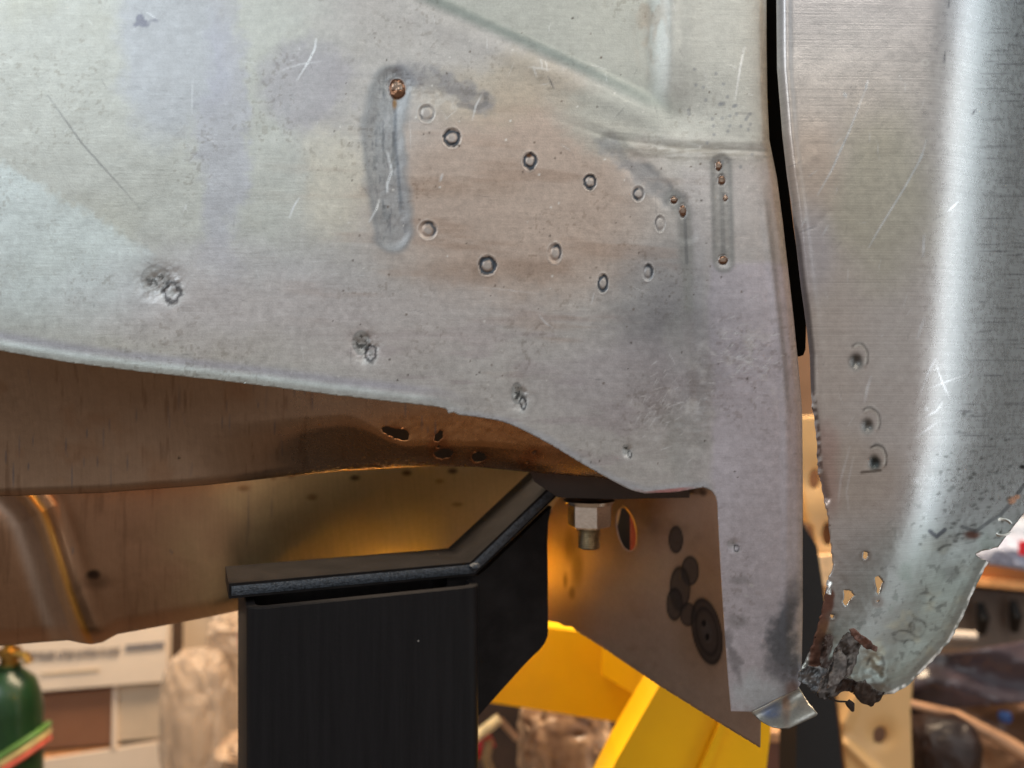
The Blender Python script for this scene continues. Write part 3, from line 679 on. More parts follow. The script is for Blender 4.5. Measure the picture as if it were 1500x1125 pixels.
def fen_d(x, y):
    u = (x - rgx(y)) * np.cos(np.arctan2(np.abs(np.gradient(rgx(np.array([0., 1.])))[0]), 1))
    tilt = sm(600, 850, y); th = math.radians(50) * (1 - .12 * tilt)
    a = -75.0 + 30 * tilt; b = 75.0 - 30 * tilt
    uu = np.clip(u, a, b); s = (uu - a) / (b - a)
    prof = (b - a) * np.tan(th) * (s ** 2) * 0.5 + np.clip(u - b, 0, None) * np.tan(th)
    # lower flange flattens
    prof = prof * (1 - .10 * tilt)
    flat = -0.00003 * (rgx(y) - x)
    d = 0.418 + prof * K * 0.42 + flat * 0.35
    ee, _ = segd(x, y, le + [(1196, 640), (1199, 690), (1208, 730)])
    d = d + 0.0034 * np.clip(1 - ee / 13, 0, 1) ** 2 - .0009 * np.exp(-((ee - 15) / 6) ** 2) * sm(620, 300, y)
    d = d - 0.001 * (0.9 * fbm(x, y, 260, 53, 2) + .22 * fbm(x, y, 70, 57, 2) + (.05 + .20 * sm(740, 850, y)) * fbm(x, y, 14, 59, 3))
    rg, _ = segd(x, y, le2[20:] and [(1448, 824), (1440, 838), (1420, 880), (1410, 905), (1390, 942), (1362, 972), (1333, 1002)])
    d = d + 0.0022 * np.clip(1 - rg / 22, 0, 1)
    for (cx, cy) in MARKS:
        r = np.hypot((x - cx) / 13, (y - cy) / 18); r = r + .12 * fbm(x, y, 10, 79, 3); d = d + .0014 * np.exp(-(np.hypot((x - cx + 5) / 7, (y - cy - 7) / 8)) ** 2) - .0002 * np.exp(-((r - 1) / .2) ** 2) * ((x - cx) - (y - cy) * .6 > 0)
    for (cx, cy, r_) in ((1358, 880, 18), (1333, 938, 17), (1282, 985, 16), (1392, 802, 18), (1410, 842, 12), (1430, 783, 14)):
        d = d + .0011 * np.exp(-(np.hypot(x - cx, y - cy) / r_) ** 2)
    # crushed foot
    cr_ = sm(930, 990, y) * sm(1330, 1270, x); d = d - .006 * cr_ * fbm(x, y, 26, 63, 3)
    # kink in the upper left of the face
    d = d - .00012 * np.exp(-(segd(x, y, [(1170, 245), (1195, 228)])[0] / 9) ** 2) + .00012 * np.exp(-(segd(x, y, [(1180, 335), (1196, 330), (1215, 310)])[0] / 5) ** 2)
    return d
def fen_c(x, y):
    n = len(x); col = np.zeros((n, 4)); col[:, :3] = s2l((198, 192, 188)); col[:, 3] = .33
    w = fbm(x, y, 90, 65, 5); w2 = fbm(x, y, 40, 67, 4); u = x - rgx(y)
    setc(col, sm(-80, -170, u + 30 * w) * sm(60, 200, y), (194, 182, 173), .6)
    setc(col, blob(x, y, 1290, 290, 70, 120, .5, .3 * w), (188, 184, 164), .6); setc(col, blob(x, y, 1190, 240, 40, 60, .6, .3 * w), (196, 176, 160), .6)
    setc(col, sm(150, -20, y), (178, 176, 180), .6); setc(col, sm(-60, 20, u), (182, 190, 192), .8); col[:, 3] -= .05 * sm(-90, -20, u) * sm(820, 700, y)
    setc(col, sm(740, 860, y + 30 * w) * sm(-110, -20, u), (168, 180, 172), .8)
    setc(col, blob(x, y, 1255, 700, 60, 60, .5, .3 * w), (186, 172, 158), .5); setc(col, blob(x, y, 1190, 370, 30, 60, .6), (182, 178, 186), .5)
    setc(col, blob(x, y, 1212, 690, 20, 60, .5, .4 * w2), (178, 140, 130), .5)
    setc(col, blob(x, y, 1270, 860, 60, 90, .6, .3 * w), (158, 156, 156), .6)
    # pitting on the lower flange
    pit = sm(.28, .5, fbm(x, y, 9, 69, 3)) * sm(640, 800, y) * sm(-70, 0, u); setc(col, pit, (108, 112, 108), .5); col[:, 3] += .1 * sm(740, 860, y) * sm(-110, -20, u)
    setc(col, sm(.15, .5, w2) * sm(720, 820, y) * sm(-30, 20, u), (142, 154, 146), .6); setc(col, sm(.2, .5, -w2) * sm(760, 860, y) * sm(-10, 40, u), (192, 190, 168), .5)
    setc(col, 1 - sm(1, 4, segd(x, y, [(1362, 778), (1372, 786), (1384, 776)])[0] + 1.5 * w2), (74, 78, 90), .8)
    for (cx, cy, rx, ry) in ((1395, 808, 18, 9), (1355, 876, 12, 8), (1372, 882, 9, 8), (1322, 932, 15, 8), (1331, 944, 8, 7), (1345, 920, 12, 12), (1284, 975, 12, 14), (1416, 788, 18, 8)):
        r = np.hypot((x - cx) / rx, (y - cy) / ry) + .5 * w2; setc(col, np.exp(-((r - .9) / .2) ** 2) * sm(-.5, .3, fbm(x, y, 11, 87, 3)) * (.45 + .55 * (y < cy)), (70, 72, 70), .75)
    setc(col, blob(x, y, 1425, 783, 12, 7, .5, .3 * w2), (110, 70, 56), .9); setc(col, blob(x, y, 1392, 840, 10, 10, .8), (120, 122, 120), .5)
    setc(col, 1 - sm(1.5, 4, segd(x, y, [(1500, 710), (1485, 732), (1465, 755), (1452, 762), (1430, 778), (1410, 772)])[0]), (96, 100, 104), .7)
    for (cx, cy, rx, ry) in ((1482, 733, 6, 5), (1490, 728, 4, 3)): setc(col, blob(x, y, cx, cy, rx, ry, .4, .3 * w2), (232, 180, 148), .95)
    setc(col, blob(x, y, 1498, 684, 5, 3, .5), (16, 14, 12), .95)
    # the three pulled spot welds
    for (cx, cy) in MARKS:
        k = .8 if cy < 650 else 1.0
        setc(col, blob(x, y, cx - 4, cy + 7, 9, 11, .5, .3 * w2), (66, 70, 70), k); r = np.hypot((x - cx) / 14, (y - cy) / 20) + .14 * fbm(x, y, 12, 79, 3)
        setc(col, np.exp(-((r - 1) / .12) ** 2) * sm(-.1, .3, ((x - cx) - (y - cy) * .8) / 20), (72, 66, 62), .8 * k); setc(col, np.exp(-((r - .8) / .10) ** 2) * sm(-.1, .3, ((x - cx) - (y - cy) * .8) / 20), (226, 224, 216), .8 * k)
    setc(col, 1 - sm(1, 3.2, segd(x, y, [(1262, 692), (1290, 689)])[0]), (66, 50, 36), .7)
    # rust strip at the torn edge
    rs, t_ = segd(x, y, [(1214, 872), (1206, 905), (1197, 940), (1194, 972)])
    setc(col, (1 - sm(8, 14, rs + 3 * w2)), (112, 72, 56), .95); col[:, 3] += .25 * (1 - sm(8, 14, rs))
    setc(col, (1 - sm(3, 8, np.hypot(x - 1214, y - 925) / 3)) * sm(0, .4, w2), (150, 110, 70), .5)
    for h in FH:
        cx = sum(p[0] for p in h) / len(h); cy = sum(p[1] for p in h) / len(h); setc(col, 1 - sm(6, 12, np.hypot(x - cx, y - cy)), (124, 108, 98), .5)
    setc(col, sm(985, 1010, y + 10 * w2) * sm(1320, 1280, x), (92, 84, 80), .7)
    ee, _ = segd(x, y, [(1189, 580), (1196, 640), (1199, 690)])
    setc(col, sm(0, .3, fbm(x, y, 6, 73, 2)) * (1 - sm(4, 8, ee)), (236, 232, 228), .7); setc(col, sm(0, .3, -fbm(x, y, 6, 73, 2)) * (1 - sm(4, 8, ee)), (96, 74, 66), .7)
    ee, _ = segd(x, y, [(1152, 300), (1166, 350), (1181, 450), (1187, 520), (1188, 570)])
    setc(col, (1 - sm(4, 8, ee + 2 * w2)), (92, 84, 84), .7)
    ee, _ = segd(x, y, le2[14:])
    rgt, _ = segd(x, y, [(1448, 824), (1440, 838), (1420, 880), (1410, 905), (1390, 942), (1362, 972), (1333, 1002), (1300, 1018)])
    setc(col, (1 - sm(10, 16, rgt)), (136, 136, 130), .6); setc(col, (1 - sm(2.5, 5, rgt)) * sm(-.5, .1, fbm(x, y, 9, 77, 2)), (250, 250, 246), 1); col[:, 3] += .2 * (1 - sm(2.5, 5, rgt))
    sc = [([(1271, 118), (1268, 132)], 2, .7), ([(1268, 130), (1245, 190), (1218, 250), (1198, 285)], 1.7, .55), ([(1237, 136), (1239, 142)], 2.6, .7), ([(1357, 205), (1350, 230), (1325, 275), (1285, 340), (1273, 362)], 1.7, .65),
          ([(1351, 225), (1347, 235)], 2.2, .6), ([(1354, 345), (1352, 375)], 2.4, .7), ([(1403, 296), (1388, 310)], 1.6, .6), ([(1370, 527), (1360, 545), (1348, 578)], 2.2, .5), ([(1358, 570), (1395, 556), (1425, 545)], 1.3, .35), ([(1372, 535), (1380, 560), (1392, 584)], 1.3, .5),
          ([(1354, 466), (1344, 495)], 2.4, .6), ([(1276, 552), (1270, 570), (1267, 588)], 2.6, .6), ([(1380, 590), (1372, 602), (1355, 611)], 1.8, .4), ([(1371, 620), (1340, 642)], 2.0, .4), ([(1356, 598), (1358, 600)], 3.6, .6), ([(1341, 705), (1342, 703)], 4.5, .7),
          ([(1245, 655), (1232, 700), (1228, 735)], 2, .3), ([(1250, 670), (1240, 720), (1243, 745)], 1.6, .3), ([(1391, 0), (1389, 12)], 1.6, -.7), ([(1384, 76), (1383, 92)], 1.6, -.7), ([(1429, 160), (1424, 168)], 1.6, -.8), ([(1492, 48), (1486, 54)], 1.6, -.8),
          ([(1180, 320), (1172, 335)], 1.8, .4), ([(1213, 330), (1205, 345)], 1.8, .35), ([(1155, 245), (1175, 236)], 1.6, -.3), ([(1172, 340), (1196, 331)], 1.6, -.4)]
    rng = random.Random(12)
    for k in range(200):
        cy = rng.uniform(0, 660); L_ = rng.uniform(12, 70); cx = rng.uniform(rgx(cy) + 5, 1520); sc.append(([(cx, cy), (cx + L_, cy + rng.uniform(-1, 1.5))], .8, -rng.uniform(.15, .6)))
    for k in range(40):
        cx, cy = rng.uniform(1180, 1400), rng.uniform(100, 760); a = rng.gauss(1.9, .5); L_ = rng.uniform(5, 30); sc.append(([(cx, cy), (cx + L_ * math.cos(a), cy + L_ * math.sin(a))], .9, rng.choice([.25, .3, -.2])))
    for k in range(75):
        cx, cy = rng.uniform(1370, 1480), rng.gauss(710, 45); r_ = rng.uniform(1, 2.4); sel = (abs(x - cx) < 7) & (abs(y - cy) < 5); t_ = col[sel]; setc(t_, blob(x[sel], y[sel], cx, cy, r_ * 1.8, r_, .4), (100, 104, 102), .6); col[sel] = t_
    scratches(x, y, col, sc)
    r = np.hypot((x - 1355), (y - 92)); setc(col, np.exp(-((r - 4.5) / 1.2) ** 2), (212, 210, 206), .7)
    return col
fender = empty('fender_panel', P(1300, 560, 0.43), 'tall bare steel fender with a torn rusty foot and a bright vertical ridge', 'fender')
flabs = [('torn_spot_weld', em(cx, cy, 15, 20, 1.0), None, None) for cx, cy in MARKS]
fsk = sheet('outer_skin', fp, 2.0, fen_d, fen_c, M_fender, fender, holes=FH, labels=flabs)

# torn flaps at the foot
def flap(name, poly, d0, slope, base, parent, seed, amp=1.0, th=.0009, mat=M_rust, cell=1.8, rg=.5, met=None):
    def df(x, y): return d0 + slope[0] * (x - poly[0][0]) * K * .42 + slope[1] * (y - poly[0][1]) * K * .42 + .0042 * amp * (np.abs(fbm(x * .9 + y * .3, y * .6, 20, seed, 4)) - .15) + .0006 * fbm(x, y, 5, seed + 9, 2)
    def cf(x, y):
        n = len(x); col = np.zeros((n, 4)); col[:, :3] = s2l(base); col[:, 3] = rg; w = fbm(x, y, 12, seed + 3, 4)
        setc(col, sm(.05, .4, w), tuple(c * .55 for c in base), .7); setc(col, sm(.15, .5, -w), (150, 142, 136), .45); return col
    return sheet(name, rough(poly, 1.7, 4, seed, True), cell, df, cf, mat, parent, thick=th)
flap('torn_flap', [(1243, 926), (1262, 932), (1260, 948), (1252, 975), (1246, 990), (1228, 1000), (1220, 1018), (1208, 1026), (1196, 1020), (1204, 998), (1216, 975), (1224, 950), (1234, 936)], .405, (.35, -.2), (96, 88, 84), fender, 301, 1.5, mat=M_fender)
flap('torn_flap', [(1244, 923), (1252, 921), (1266, 932), (1286, 948), (1284, 955), (1270, 951), (1252, 937)], .396, (-.3, .2), (116, 82, 70), fender, 311, 1)
flap('torn_flap', [(1230, 990), (1262, 1000), (1282, 1022), (1272, 1028), (1252, 1014), (1232, 1014), (1214, 1024), (1222, 1004)], .410, (.2, .3), (58, 42, 36), fender, 321, 2)
flap('torn_flap', [(1170, 985), (1183, 975), (1205, 978), (1228, 985), (1222, 1002), (1205, 1006), (1192, 1016), (1182, 1003), (1169, 996)], .403, (.3, .2), (132, 132, 134), fender, 331, 2, mat=M_fender)
flap('torn_flap', [(1210, 930), (1236, 935), (1225, 965), (1212, 985), (1200, 990), (1203, 960)], .4135, (.5, .1), (80, 60, 52), fender, 341, 2)
flap('torn_flap', [(1256, 1000), (1268, 996), (1280, 1010), (1296, 1014), (1290, 1026), (1276, 1036), (1262, 1030), (1250, 1018)], .407, (-.2, .4), (70, 58, 52), fender, 361, 1)
flap('torn_flap', [(1222, 958), (1232, 950), (1242, 966), (1238, 990), (1226, 1004), (1212, 1008), (1218, 985)], .398, (.5, -.3), (104, 96, 92), fender, 371, 1, mat=M_fender)
flap('bright_burr', [(1212, 850), (1219, 852), (1217, 872), (1210, 870), (1213, 862)], .409, (.8, 0), (235, 235, 232), fender, 351, .4, mat=M_fender, rg=.25)
bm = bmesh.new(); add_tube(bm, [P(x, y, .415) for x, y in smooth_line([(1214, 1022), (1226, 1027), (1240, 1028), (1246, 1031), (1248, 1041)], 3)], .0005, 6)
add_tube(bm, [P(1241, 1027, .415), P(1246, 1032, .414), P(1249, 1041, .415)], [.0016, .0022, .0009], 7); bm_obj('torn_wire', bm, plain('dark_rust', (46, 32, 26), .8), fender, True)
# half buried ring near the right border
bm = bmesh.new()
rc = P(1467, 772, .4165 + .0); dq = float(fen_d(np.array([1467.]), np.array([772.]))[0]) - .001
pts = [P(1467 + 15 * math.cos(a), 772 + 12 * math.sin(a), dq) for a in [math.radians(t) for t in range(35, 345, 12)]]
add_tube(bm, pts, [.0007 + .0006 * abs(math.sin(i * .12)) for i in range(len(pts))], 8)
bm_obj('weld_ring', bm, plain('bright_steel_ring', (190, 190, 184), .3, .9), fender, True)

# ================================================================== BLACK STAND
M_blk = plain('satin_black_paint', (0.0125, 0.0118, 0.013), .5, 0, .16, 1, .12, 170, (260, 260, 12), bscale=500)
M_blk2 = plain('black_plate_paint', (0.011, 0.0098, 0.0102), .45, 0, .3, 60, .15, 150, bscale=400)
for _m in (M_blk, M_blk2): _m.node_tree.nodes['Principled BSDF'].inputs['Specular IOR Level'].default_value = .13
M_cut = plain('rough_cut_black_edge', (0.05, 0.06, 0.075), .36, 0.2, .5, 500, 1.0, bscale=900)
A0 = Vector((-0.1463, 0.440, 0)); U = Vector((.927, .375, 0)).normalized(); Vv = Vector((-U.y, U.x, 0)); ZT = -.1216; FL = -1.0
stand = empty('support_stand', (A0.x + .06, A0.y + .06, FL), 'black steel stand with square tube post and bent top plate under the car', 'support stand')
def L3(s, t, z): return A0 + U * s + Vv * t + Vector((0, 0, z))
def rrect(s0, s1, t0, t1, r, seg=6):
    o = []
    for (cs, ct, a0) in ((s1 - r, t0 + r, -90), (s1 - r, t1 - r, 0), (s0 + r, t1 - r, 90), (s0 + r, t0 + r, 180)):
        for k in range(seg + 1):
            a = math.radians(a0 + 90 * k / seg); o.append((cs + r * math.cos(a), ct + r * math.sin(a)))
    return o
bm = bmesh.new(); ZB = ZT; ZT = ZB - .003; out = rrect(.000, .138, 0, .10, .009); inn = rrect(.005, .133, .005, .095, .005)
n = len(out); rngs = []
for prof, z in ((out, FL + .01), (out, ZT - .0006), ([(a + (b - a) * .12, c + (d - c) * .12) for (a, c), (b, d) in zip(out, inn)], ZT), (inn, ZT), (inn, FL + .02)):
    rngs.append([bm.verts.new(L3(s, t, z)) for s, t in prof])
for a, b in zip(rngs, rngs[1:]):
    for k in range(n): bm.faces.new((a[k], a[(k + 1) % n], b[(k + 1) % n], b[k]))
post = bm_obj('post', bm, M_blk, stand, True)
bm = bmesh.new(); add_prism(bm, [L3(s, t, FL) for s, t in rrect(-.05, .19, -.05, .15, .01)], (0, 0, .01)); bm_obj('base_plate', bm, M_blk2, stand)
# bent top plate
t0, t1, th = .014, .060, .0085
zt = ZB
bot_ = [(-.009, zt + .0004), (.138, zt + .0004), (.1985, zt + .050), (.262, zt + .050)]
ncorn = []
def offs(pl, d):
    o = []
    for i, (a, b) in enumerate(pl):
        dirs = []
        if i > 0: dirs.append((a - pl[i - 1][0], b - pl[i - 1][1]))
        if i < len(pl) - 1: dirs.append((pl[i + 1][0] - a, pl[i + 1][1] - b))
        nn = [(-q[1] / math.hypot(*q), q[0] / math.hypot(*q)) for q in dirs]
        if len(nn) == 2:
            m_ = (nn[0][0] + nn[1][0], nn[0][1] + nn[1][1]); l = math.hypot(*m_); m_ = (m_[0] / l, m_[1] / l); kk = d / (m_[0] * nn[0][0] + m_[1] * nn[0][1])
            o.append((a + m_[0] * kk, b + m_[1] * kk))
        else: o.append((a + nn[0][0] * d, b + nn[0][1] * d))
    return o
top_ = offs(bot_, th)
bm = bmesh.new()
pr = bot_ + top_[::-1]
fr = [bm.verts.new(L3(s, t0, z)) for s, z in pr]; bk = [bm.verts.new(L3(s, t1, z)) for s, z in pr]
bm.faces.new(fr[::-1]); bm.faces.new(bk)
for i in range(len(pr)): bm.faces.new((fr[i], fr[(i + 1) % len(pr)], bk[(i + 1) % len(pr)], bk[i]))
tp = bm_obj('top_plate', bm, M_blk2, stand, True, bevel=.0012)
# rough torch-cut front edge band as its own skin, 0.3 mm proud
bm = bmesh.new()
q0 = offs(bot_, .0015); q1 = offs(bot_, th - .0015)
N = 90
def walk(pl, t):
    L = [math.hypot(b[0] - a[0], b[1] - a[1]) for a, b in zip(pl, pl[1:])]; T = sum(L) * t
    for (a, b), l in zip(zip(pl, pl[1:]), L):
        if T <= l + 1e-9: return (a[0] + (b[0] - a[0]) * T / l, a[1] + (b[1] - a[1]) * T / l)
        T -= l
    return pl[-1]
rows = []
for i in range(N + 1):
    t = i / N * .985 + .005; a = walk(q0, t); b = walk(q1, t); row = []
    for j in range(6):
        f = j / 5; s = a[0] + (b[0] - a[0]) * f; z = a[1] + (b[1] - a[1]) * f
        bulge = .0003 + .0006 * math.sin(math.pi * f) + random.uniform(0, .0002); row.append(bm.verts.new(L3(s, t0 - bulge, z)))
    rows.append(row)
for a, b in zip(rows, rows[1:]):
    for j in range(5): bm.faces.new((a[j], b[j], b[j + 1], a[j + 1]))
bm_obj('cut_edge', bm, M_cut, tp, True)
# weld bead in the bend
bm = bmesh.new(); wp = L3(.1375, t0 - .001, zt + th * .75)
r_ = bmesh.ops.create_icosphere(bm, subdivisions=3, radius=1)
for v in bm.verts: v.co = Vector((v.co.x * .004, v.co.y * .003, v.co.z * .0022)) * (1 + .25 * mnoise.noise(v.co * 2)) + wp
bm_obj('weld_bead', bm, M_cut, tp, True)
# gusset
def onpl(px, py, t):
    dr = P(px, py, 1); o_ = A0 + Vv * t; k = o_.dot(Vv) / dr.dot(Vv); return dr * k
gt = .0175
go = [(655, 900), (655, 846), (700, 843), (712, 834), (808, 742), (803, 765)] + smooth_line([(802, 800), (803, 915), (801, 935), (792, 950), (770, 972), (707, 1042), (690, 1062)], 4)
bm = bmesh.new(); add_prism(bm, [onpl(a, b, gt) for a, b in go], Vv * .006); bm_obj('gusset', bm, M_blk2, stand, bevel=.0006)

# ================================================================== FLANGE BOLT
bolt = empty('flange_bolt', P(863, 800, .512), 'shiny hex flange nut and threaded bolt end hanging above the brown bracket plate', 'bolt')
M_zn = plain('zinc_bolt', (232, 222, 208), .16, 1.0, .06, 300, .2, bscale=800); M_brs = plain('threaded_zinc', (190, 180, 160), .3, 1.0, .25, 300)
bc = P(863, 772, .512)
mm = K * .512
bm = bmesh.new(); add_lathe(bm, (bc.x, bc.y, bc.z), [(.0140, .0145), (.0162, .0152), (.0167, .0174), (.0155, .0182), (.006, .0176)], 40); bm_obj('washer', bm, M_zn, bolt, True)
bm = bmesh.new(); R = .0139; a0 = math.radians(45)
prof = [(R * .90, 0.0), (R, .0012), (R, .0147)]
rings = [[bm.verts.new((bc.x + r * math.cos(a0 + k * math.pi / 3), bc.y + r * math.sin(a0 + k * math.pi / 3), bc.z + z)) for k in range(6)] for r, z in prof]
for a, b in zip(rings, rings[1:]):
    for k in range(6): bm.faces.new((a[k], a[(k + 1) % 6], b[(k + 1) % 6], b[k]))
bm.faces.new(rings[0][::-1]); bm.faces.new(rings[-1]); bm_obj('hex_nut', bm, M_zn, bolt, bevel=.0007)
bm = bmesh.new(); prof = [(.0052, -.0138), (.0066, -.0130)]
z = -.0128
while z < -.0004: prof += [(.0073, z), (.0065, z + .0006)]; z += .0012
add_lathe(bm, (bc.x, bc.y, bc.z), prof + [(.0056, .004)], 28); bm_obj('thread', bm, M_brs, bolt, True)

# ================================================================== WORKSHOP BEHIND (out of focus)
FZ = -1.0
def quad_obj(name, mat, pts, thick=.01, parent=None, bevel=0):
    bm = bmesh.new(); add_prism(bm, pts, (0, thick, 0)); return bm_obj(name, bm, mat, parent, bevel=bevel)
bm = bmesh.new(); add_box(bm, (0, 1.2, FZ - .05), (9, 6, .1)); tag(bm_obj('floor', bm, plain('concrete_floor', (112, 92, 76), .7, 0, .25, 6)), kind='structure')
bm = bmesh.new(); add_box(bm, (0, 3.05, .5), (9, .1, 3.2)); tag(bm_obj('back_wall', bm, plain('workshop_wall', (148, 116, 92), .8, 0, .2, 3)), kind='structure')

bm = bmesh.new(); add_box(bm, (2.3, 1.75, .5), (.1, 2.6, 3.2)); tag(bm_obj('added_side_wall', bm, plain('added_dark_wall', (86, 86, 88), .8, 0, .3, 3)), kind='structure')  # unseen wall added so the fender's right side reflects something dark
# --- cabinet, left
cab = empty('cabinet', P(140, 1125, 1.55), 'cream storage cabinet with a brown front and a printed white board, lower left', 'cabinet')
M_cream = plain('cream_board', (232, 212, 190), .6, 0, .05, 8); M_tan = plain('tan_board', (206, 184, 158), .6, 0, .08, 8)
def pp(name, mat, poly, d, th=.01, parent=cab): return quad_obj(name, mat, [P(x, y, d) for x, y in poly], th, parent)
pp('top_board', M_cream, [(-60, 925), (246, 890), (243, 998), (-60, 1022)], 1.52, .02)
tb = bpy.data.objects['top_board']
M_txt = plain('grey_print', (128, 120, 118), .7)
bm = bmesh.new(); rng = random.Random(8)
x_ = 40
while x_ < 172:
    w_ = rng.uniform(2.5, 5); yy = 962 - (x_ - 40) * .055
    if rng.random() > .1:
        add_prism(bm, [P(a, b, 1.517) for a, b in ((x_, yy - 6), (x_ + 1.7, yy - 6), (x_ + 1.7, yy + 6), (x_, yy + 6))], (0, .002, 0))
        if rng.random() > .4: add_prism(bm, [P(a, b, 1.5165) for a, b in ((x_ + 1.8, yy - 6), (x_ + w_, yy - 6), (x_ + w_, yy - 4), (x_ + 1.8, yy - 4))], (0, .002, 0))
        if rng.random() > .5: add_prism(bm, [P(a, b, 1.5165) for a, b in ((x_ + 1.8, yy + 3), (x_ + w_, yy + 3), (x_ + w_, yy + 6), (x_ + 1.8, yy + 6))], (0, .002, 0))
    x_ += w_ + 1.6
bm_obj('printed_line', bm, M_txt, tb)
bm = bmesh.new(); add_prism(bm, [P(a, b, 1.517) for a, b in ((184, 945), (240, 940), (240, 949), (184, 954))], (0, .002, 0)); bm_obj('grey_bar', bm, M_txt, tb)
bm = bmesh.new(); add_prism(bm, [P(a, b, 1.517) for a, b in ((60, 987), (145, 980), (145, 982), (60, 989))], (0, .002, 0)); bm_obj('printed_line', bm, plain('pale_print', (200, 176, 140), .7), tb)
pp('brown_front', plain('brown_board', (136, 92, 66), .6, 0, .1, 8), [(-60, 1030), (165, 1009), (164, 1090), (-60, 1106)], 1.54, .02)
pp('side_front', M_tan, [(172, 1006), (243, 1000), (242, 1080), (170, 1086)], 1.54, .02)
pp('divider', M_cream, [(165, 1006), (172, 1005), (170, 1100), (163, 1101)], 1.535, .02)
pp('drawer_front', plain('orange_board', (214, 150, 96), .6), [(-60, 1112), (164, 1094), (164, 1110), (-60, 1130)], 1.545, .02)
pp('lower_board', M_cream, [(-60, 1133), (242, 1086), (242, 1190), (-60, 1190)], 1.535, .02)
pp('carcass', plain('dark_gap', (70, 50, 36), .8), [(-70, 900), (247, 885), (247, 1200), (-70, 1200)], 1.58, .3)
# --- cream locker beside the cabinet
lk = empty('locker', P(300, 1125, 1.7), 'plain cream locker half hidden behind the clear plastic bags left of the black post', 'locker')
bm = bmesh.new(); add_box(bm, P(300, 1000, 1.8) - Vector((0, 0, .05)), (.20, .3, .9)); bm_obj('carcass', bm, M_tan, lk, bevel=.004)
bm = bmesh.new(); add_box(bm, P(318, 1000, 1.64) - Vector((0, 0, .05)), (.01, .01, .8)); bm_obj('handle_rail', bm, M_cream, lk)
# --- plastic bags
M_bag = plain('clear_plastic', (206, 182, 158), .3, 0, .1, 20, .3); M_bag.node_tree.nodes['Principled BSDF'].inputs['Alpha'].default_value = .55
M_bag2 = plain('greyish_plastic', (196, 168, 140), .25, 0, .35, 26, .4, col2=(126, 98, 76))
def lump(name, c, s, mat, seed, label, cat, group=None, rot=0.0, amp=.28, fr=1.6):
    bm = bmesh.new(); bmesh.ops.create_icosphere(bm, subdivisions=5, radius=1); off = Vector((seed * 3.1, seed * 1.7, seed))
    for v in bm.verts:
        p = v.co.copy(); k = 1 + amp * mnoise.noise(p * fr + off) + amp * .45 * mnoise.noise(p * fr * 3 + off) + amp * .25 * (1 - abs(mnoise.noise(p * fr * 4 - off)) * 3)
        sq = Vector((math.copysign(abs(p.x) ** .7, p.x), math.copysign(abs(p.y) ** .7, p.y), math.copysign(abs(p.z) ** .7, p.z)))
        q = Vector((sq.x * s[0], sq.y * s[1], sq.z * s[2])) * k
        v.co = Vector((q.x * math.cos(rot) - q.z * math.sin(rot), q.y, q.x * math.sin(rot) + q.z * math.cos(rot))) + Vector(c)
    return tag(bm_obj(name, bm, mat, None, True), label, cat, group)
lump('plastic_bag', P(292, 1065, 1.35), (.055, .05, .13), M_bag, 3, 'tall crumpled clear plastic bag in front of the cream locker', 'plastic bag', amp=.17)
lump('plastic_bag', P(345, 925, 1.40), (.035, .05, .035), M_bag, 5, 'small clear plastic bag just under the brown sill, left of the black post', 'plastic bag')
lump('plastic_bag', P(350, 1110, 1.25), (.03, .04, .03), M_bag2, 15, 'small tan plastic bag low against the left side of the black post', 'plastic bag')
lump('plastic_bag', P(830, 1092, 1.05), (.062, .06, .075), M_bag2, 7, 'grey brown plastic bag under the yellow beam, right of the black post', 'plastic bag', rot=.12, amp=.16)
bm = bmesh.new(); add_lathe(bm, P(368, 938, 1.3), [(.016, -.018), (.02, -.012), (.02, .012), (.016, .018)], 20); tag(bm_obj('round_lid', bm, plain('crimson_plastic', (176, 26, 60), .4), None, True), 'round crimson lid peeking out left of the black post below the sill', 'lid')

# --- green gas cylinder
gc = empty('gas_cylinder', P(18, 1250, 1.15), 'green gas cylinder with coloured bands in the lower left corner', 'gas cylinder')
M_gr = plain('green_enamel', (24, 54, 28), .3, 0, .15, 20); c0 = P(14, 1125, 1.15)
bm = bmesh.new(); add_lathe(bm, c0, [(.042, -.30), (.043, -.28), (.043, .085), (.040, .105), (.034, .125), (.022, .137), (.016, .142), (.016, .150)], 36); bm_obj('cylinder_body', bm, M_gr, gc, True)
bm = bmesh.new(); add_lathe(bm, c0, [(.012, .148), (.012, .162), (.015, .163), (.015, .172), (.008, .174), (.008, .186)], 18)
add_tube(bm, [c0 + Vector((0, 0, .166)), c0 + Vector((.03, -.01, .166)), c0 + Vector((.034, -.01, .155))], .006, 10); bm_obj('valve', bm, plain('brass', (190, 150, 80), .3, 1.0), gc, True)
bm = bmesh.new(); add_lathe(bm, c0 + Vector((-.022, -.03, .15)), [(.014, -.006), (.016, 0), (.014, .008)], 20); bm_obj('gauge', bm, plain('black_knob', (20, 18, 18), .4), gc, True)
bm = bmesh.new(); add_tube(bm, [c0 + Vector((-.03, -.05, .16)), c0 + Vector((-.02, -.052, .12)), c0 + Vector((-.026, -.055, .07))], .007, 10); bm_obj('hose', bm, plain('pale_hose', (240, 220, 196), .4), gc, True)
for i, (dz, cl) in enumerate(((.0, (86, 124, 60)), (-.010, (196, 176, 120)), (-.020, (206, 96, 78)))):
    bm = bmesh.new(); pts = [c0 + Vector((.049 * math.cos(a), .049 * math.sin(a), .028 + dz + .6 * .049 * math.cos(a))) for a in [k * 2 * math.pi / 30 for k in range(31)]]
    add_tube(bm, pts, .0047, 8, False); bm_obj('band', bm, plain('band_%s' % ['green', 'cream', 'red'][i], cl, .4), gc, True)

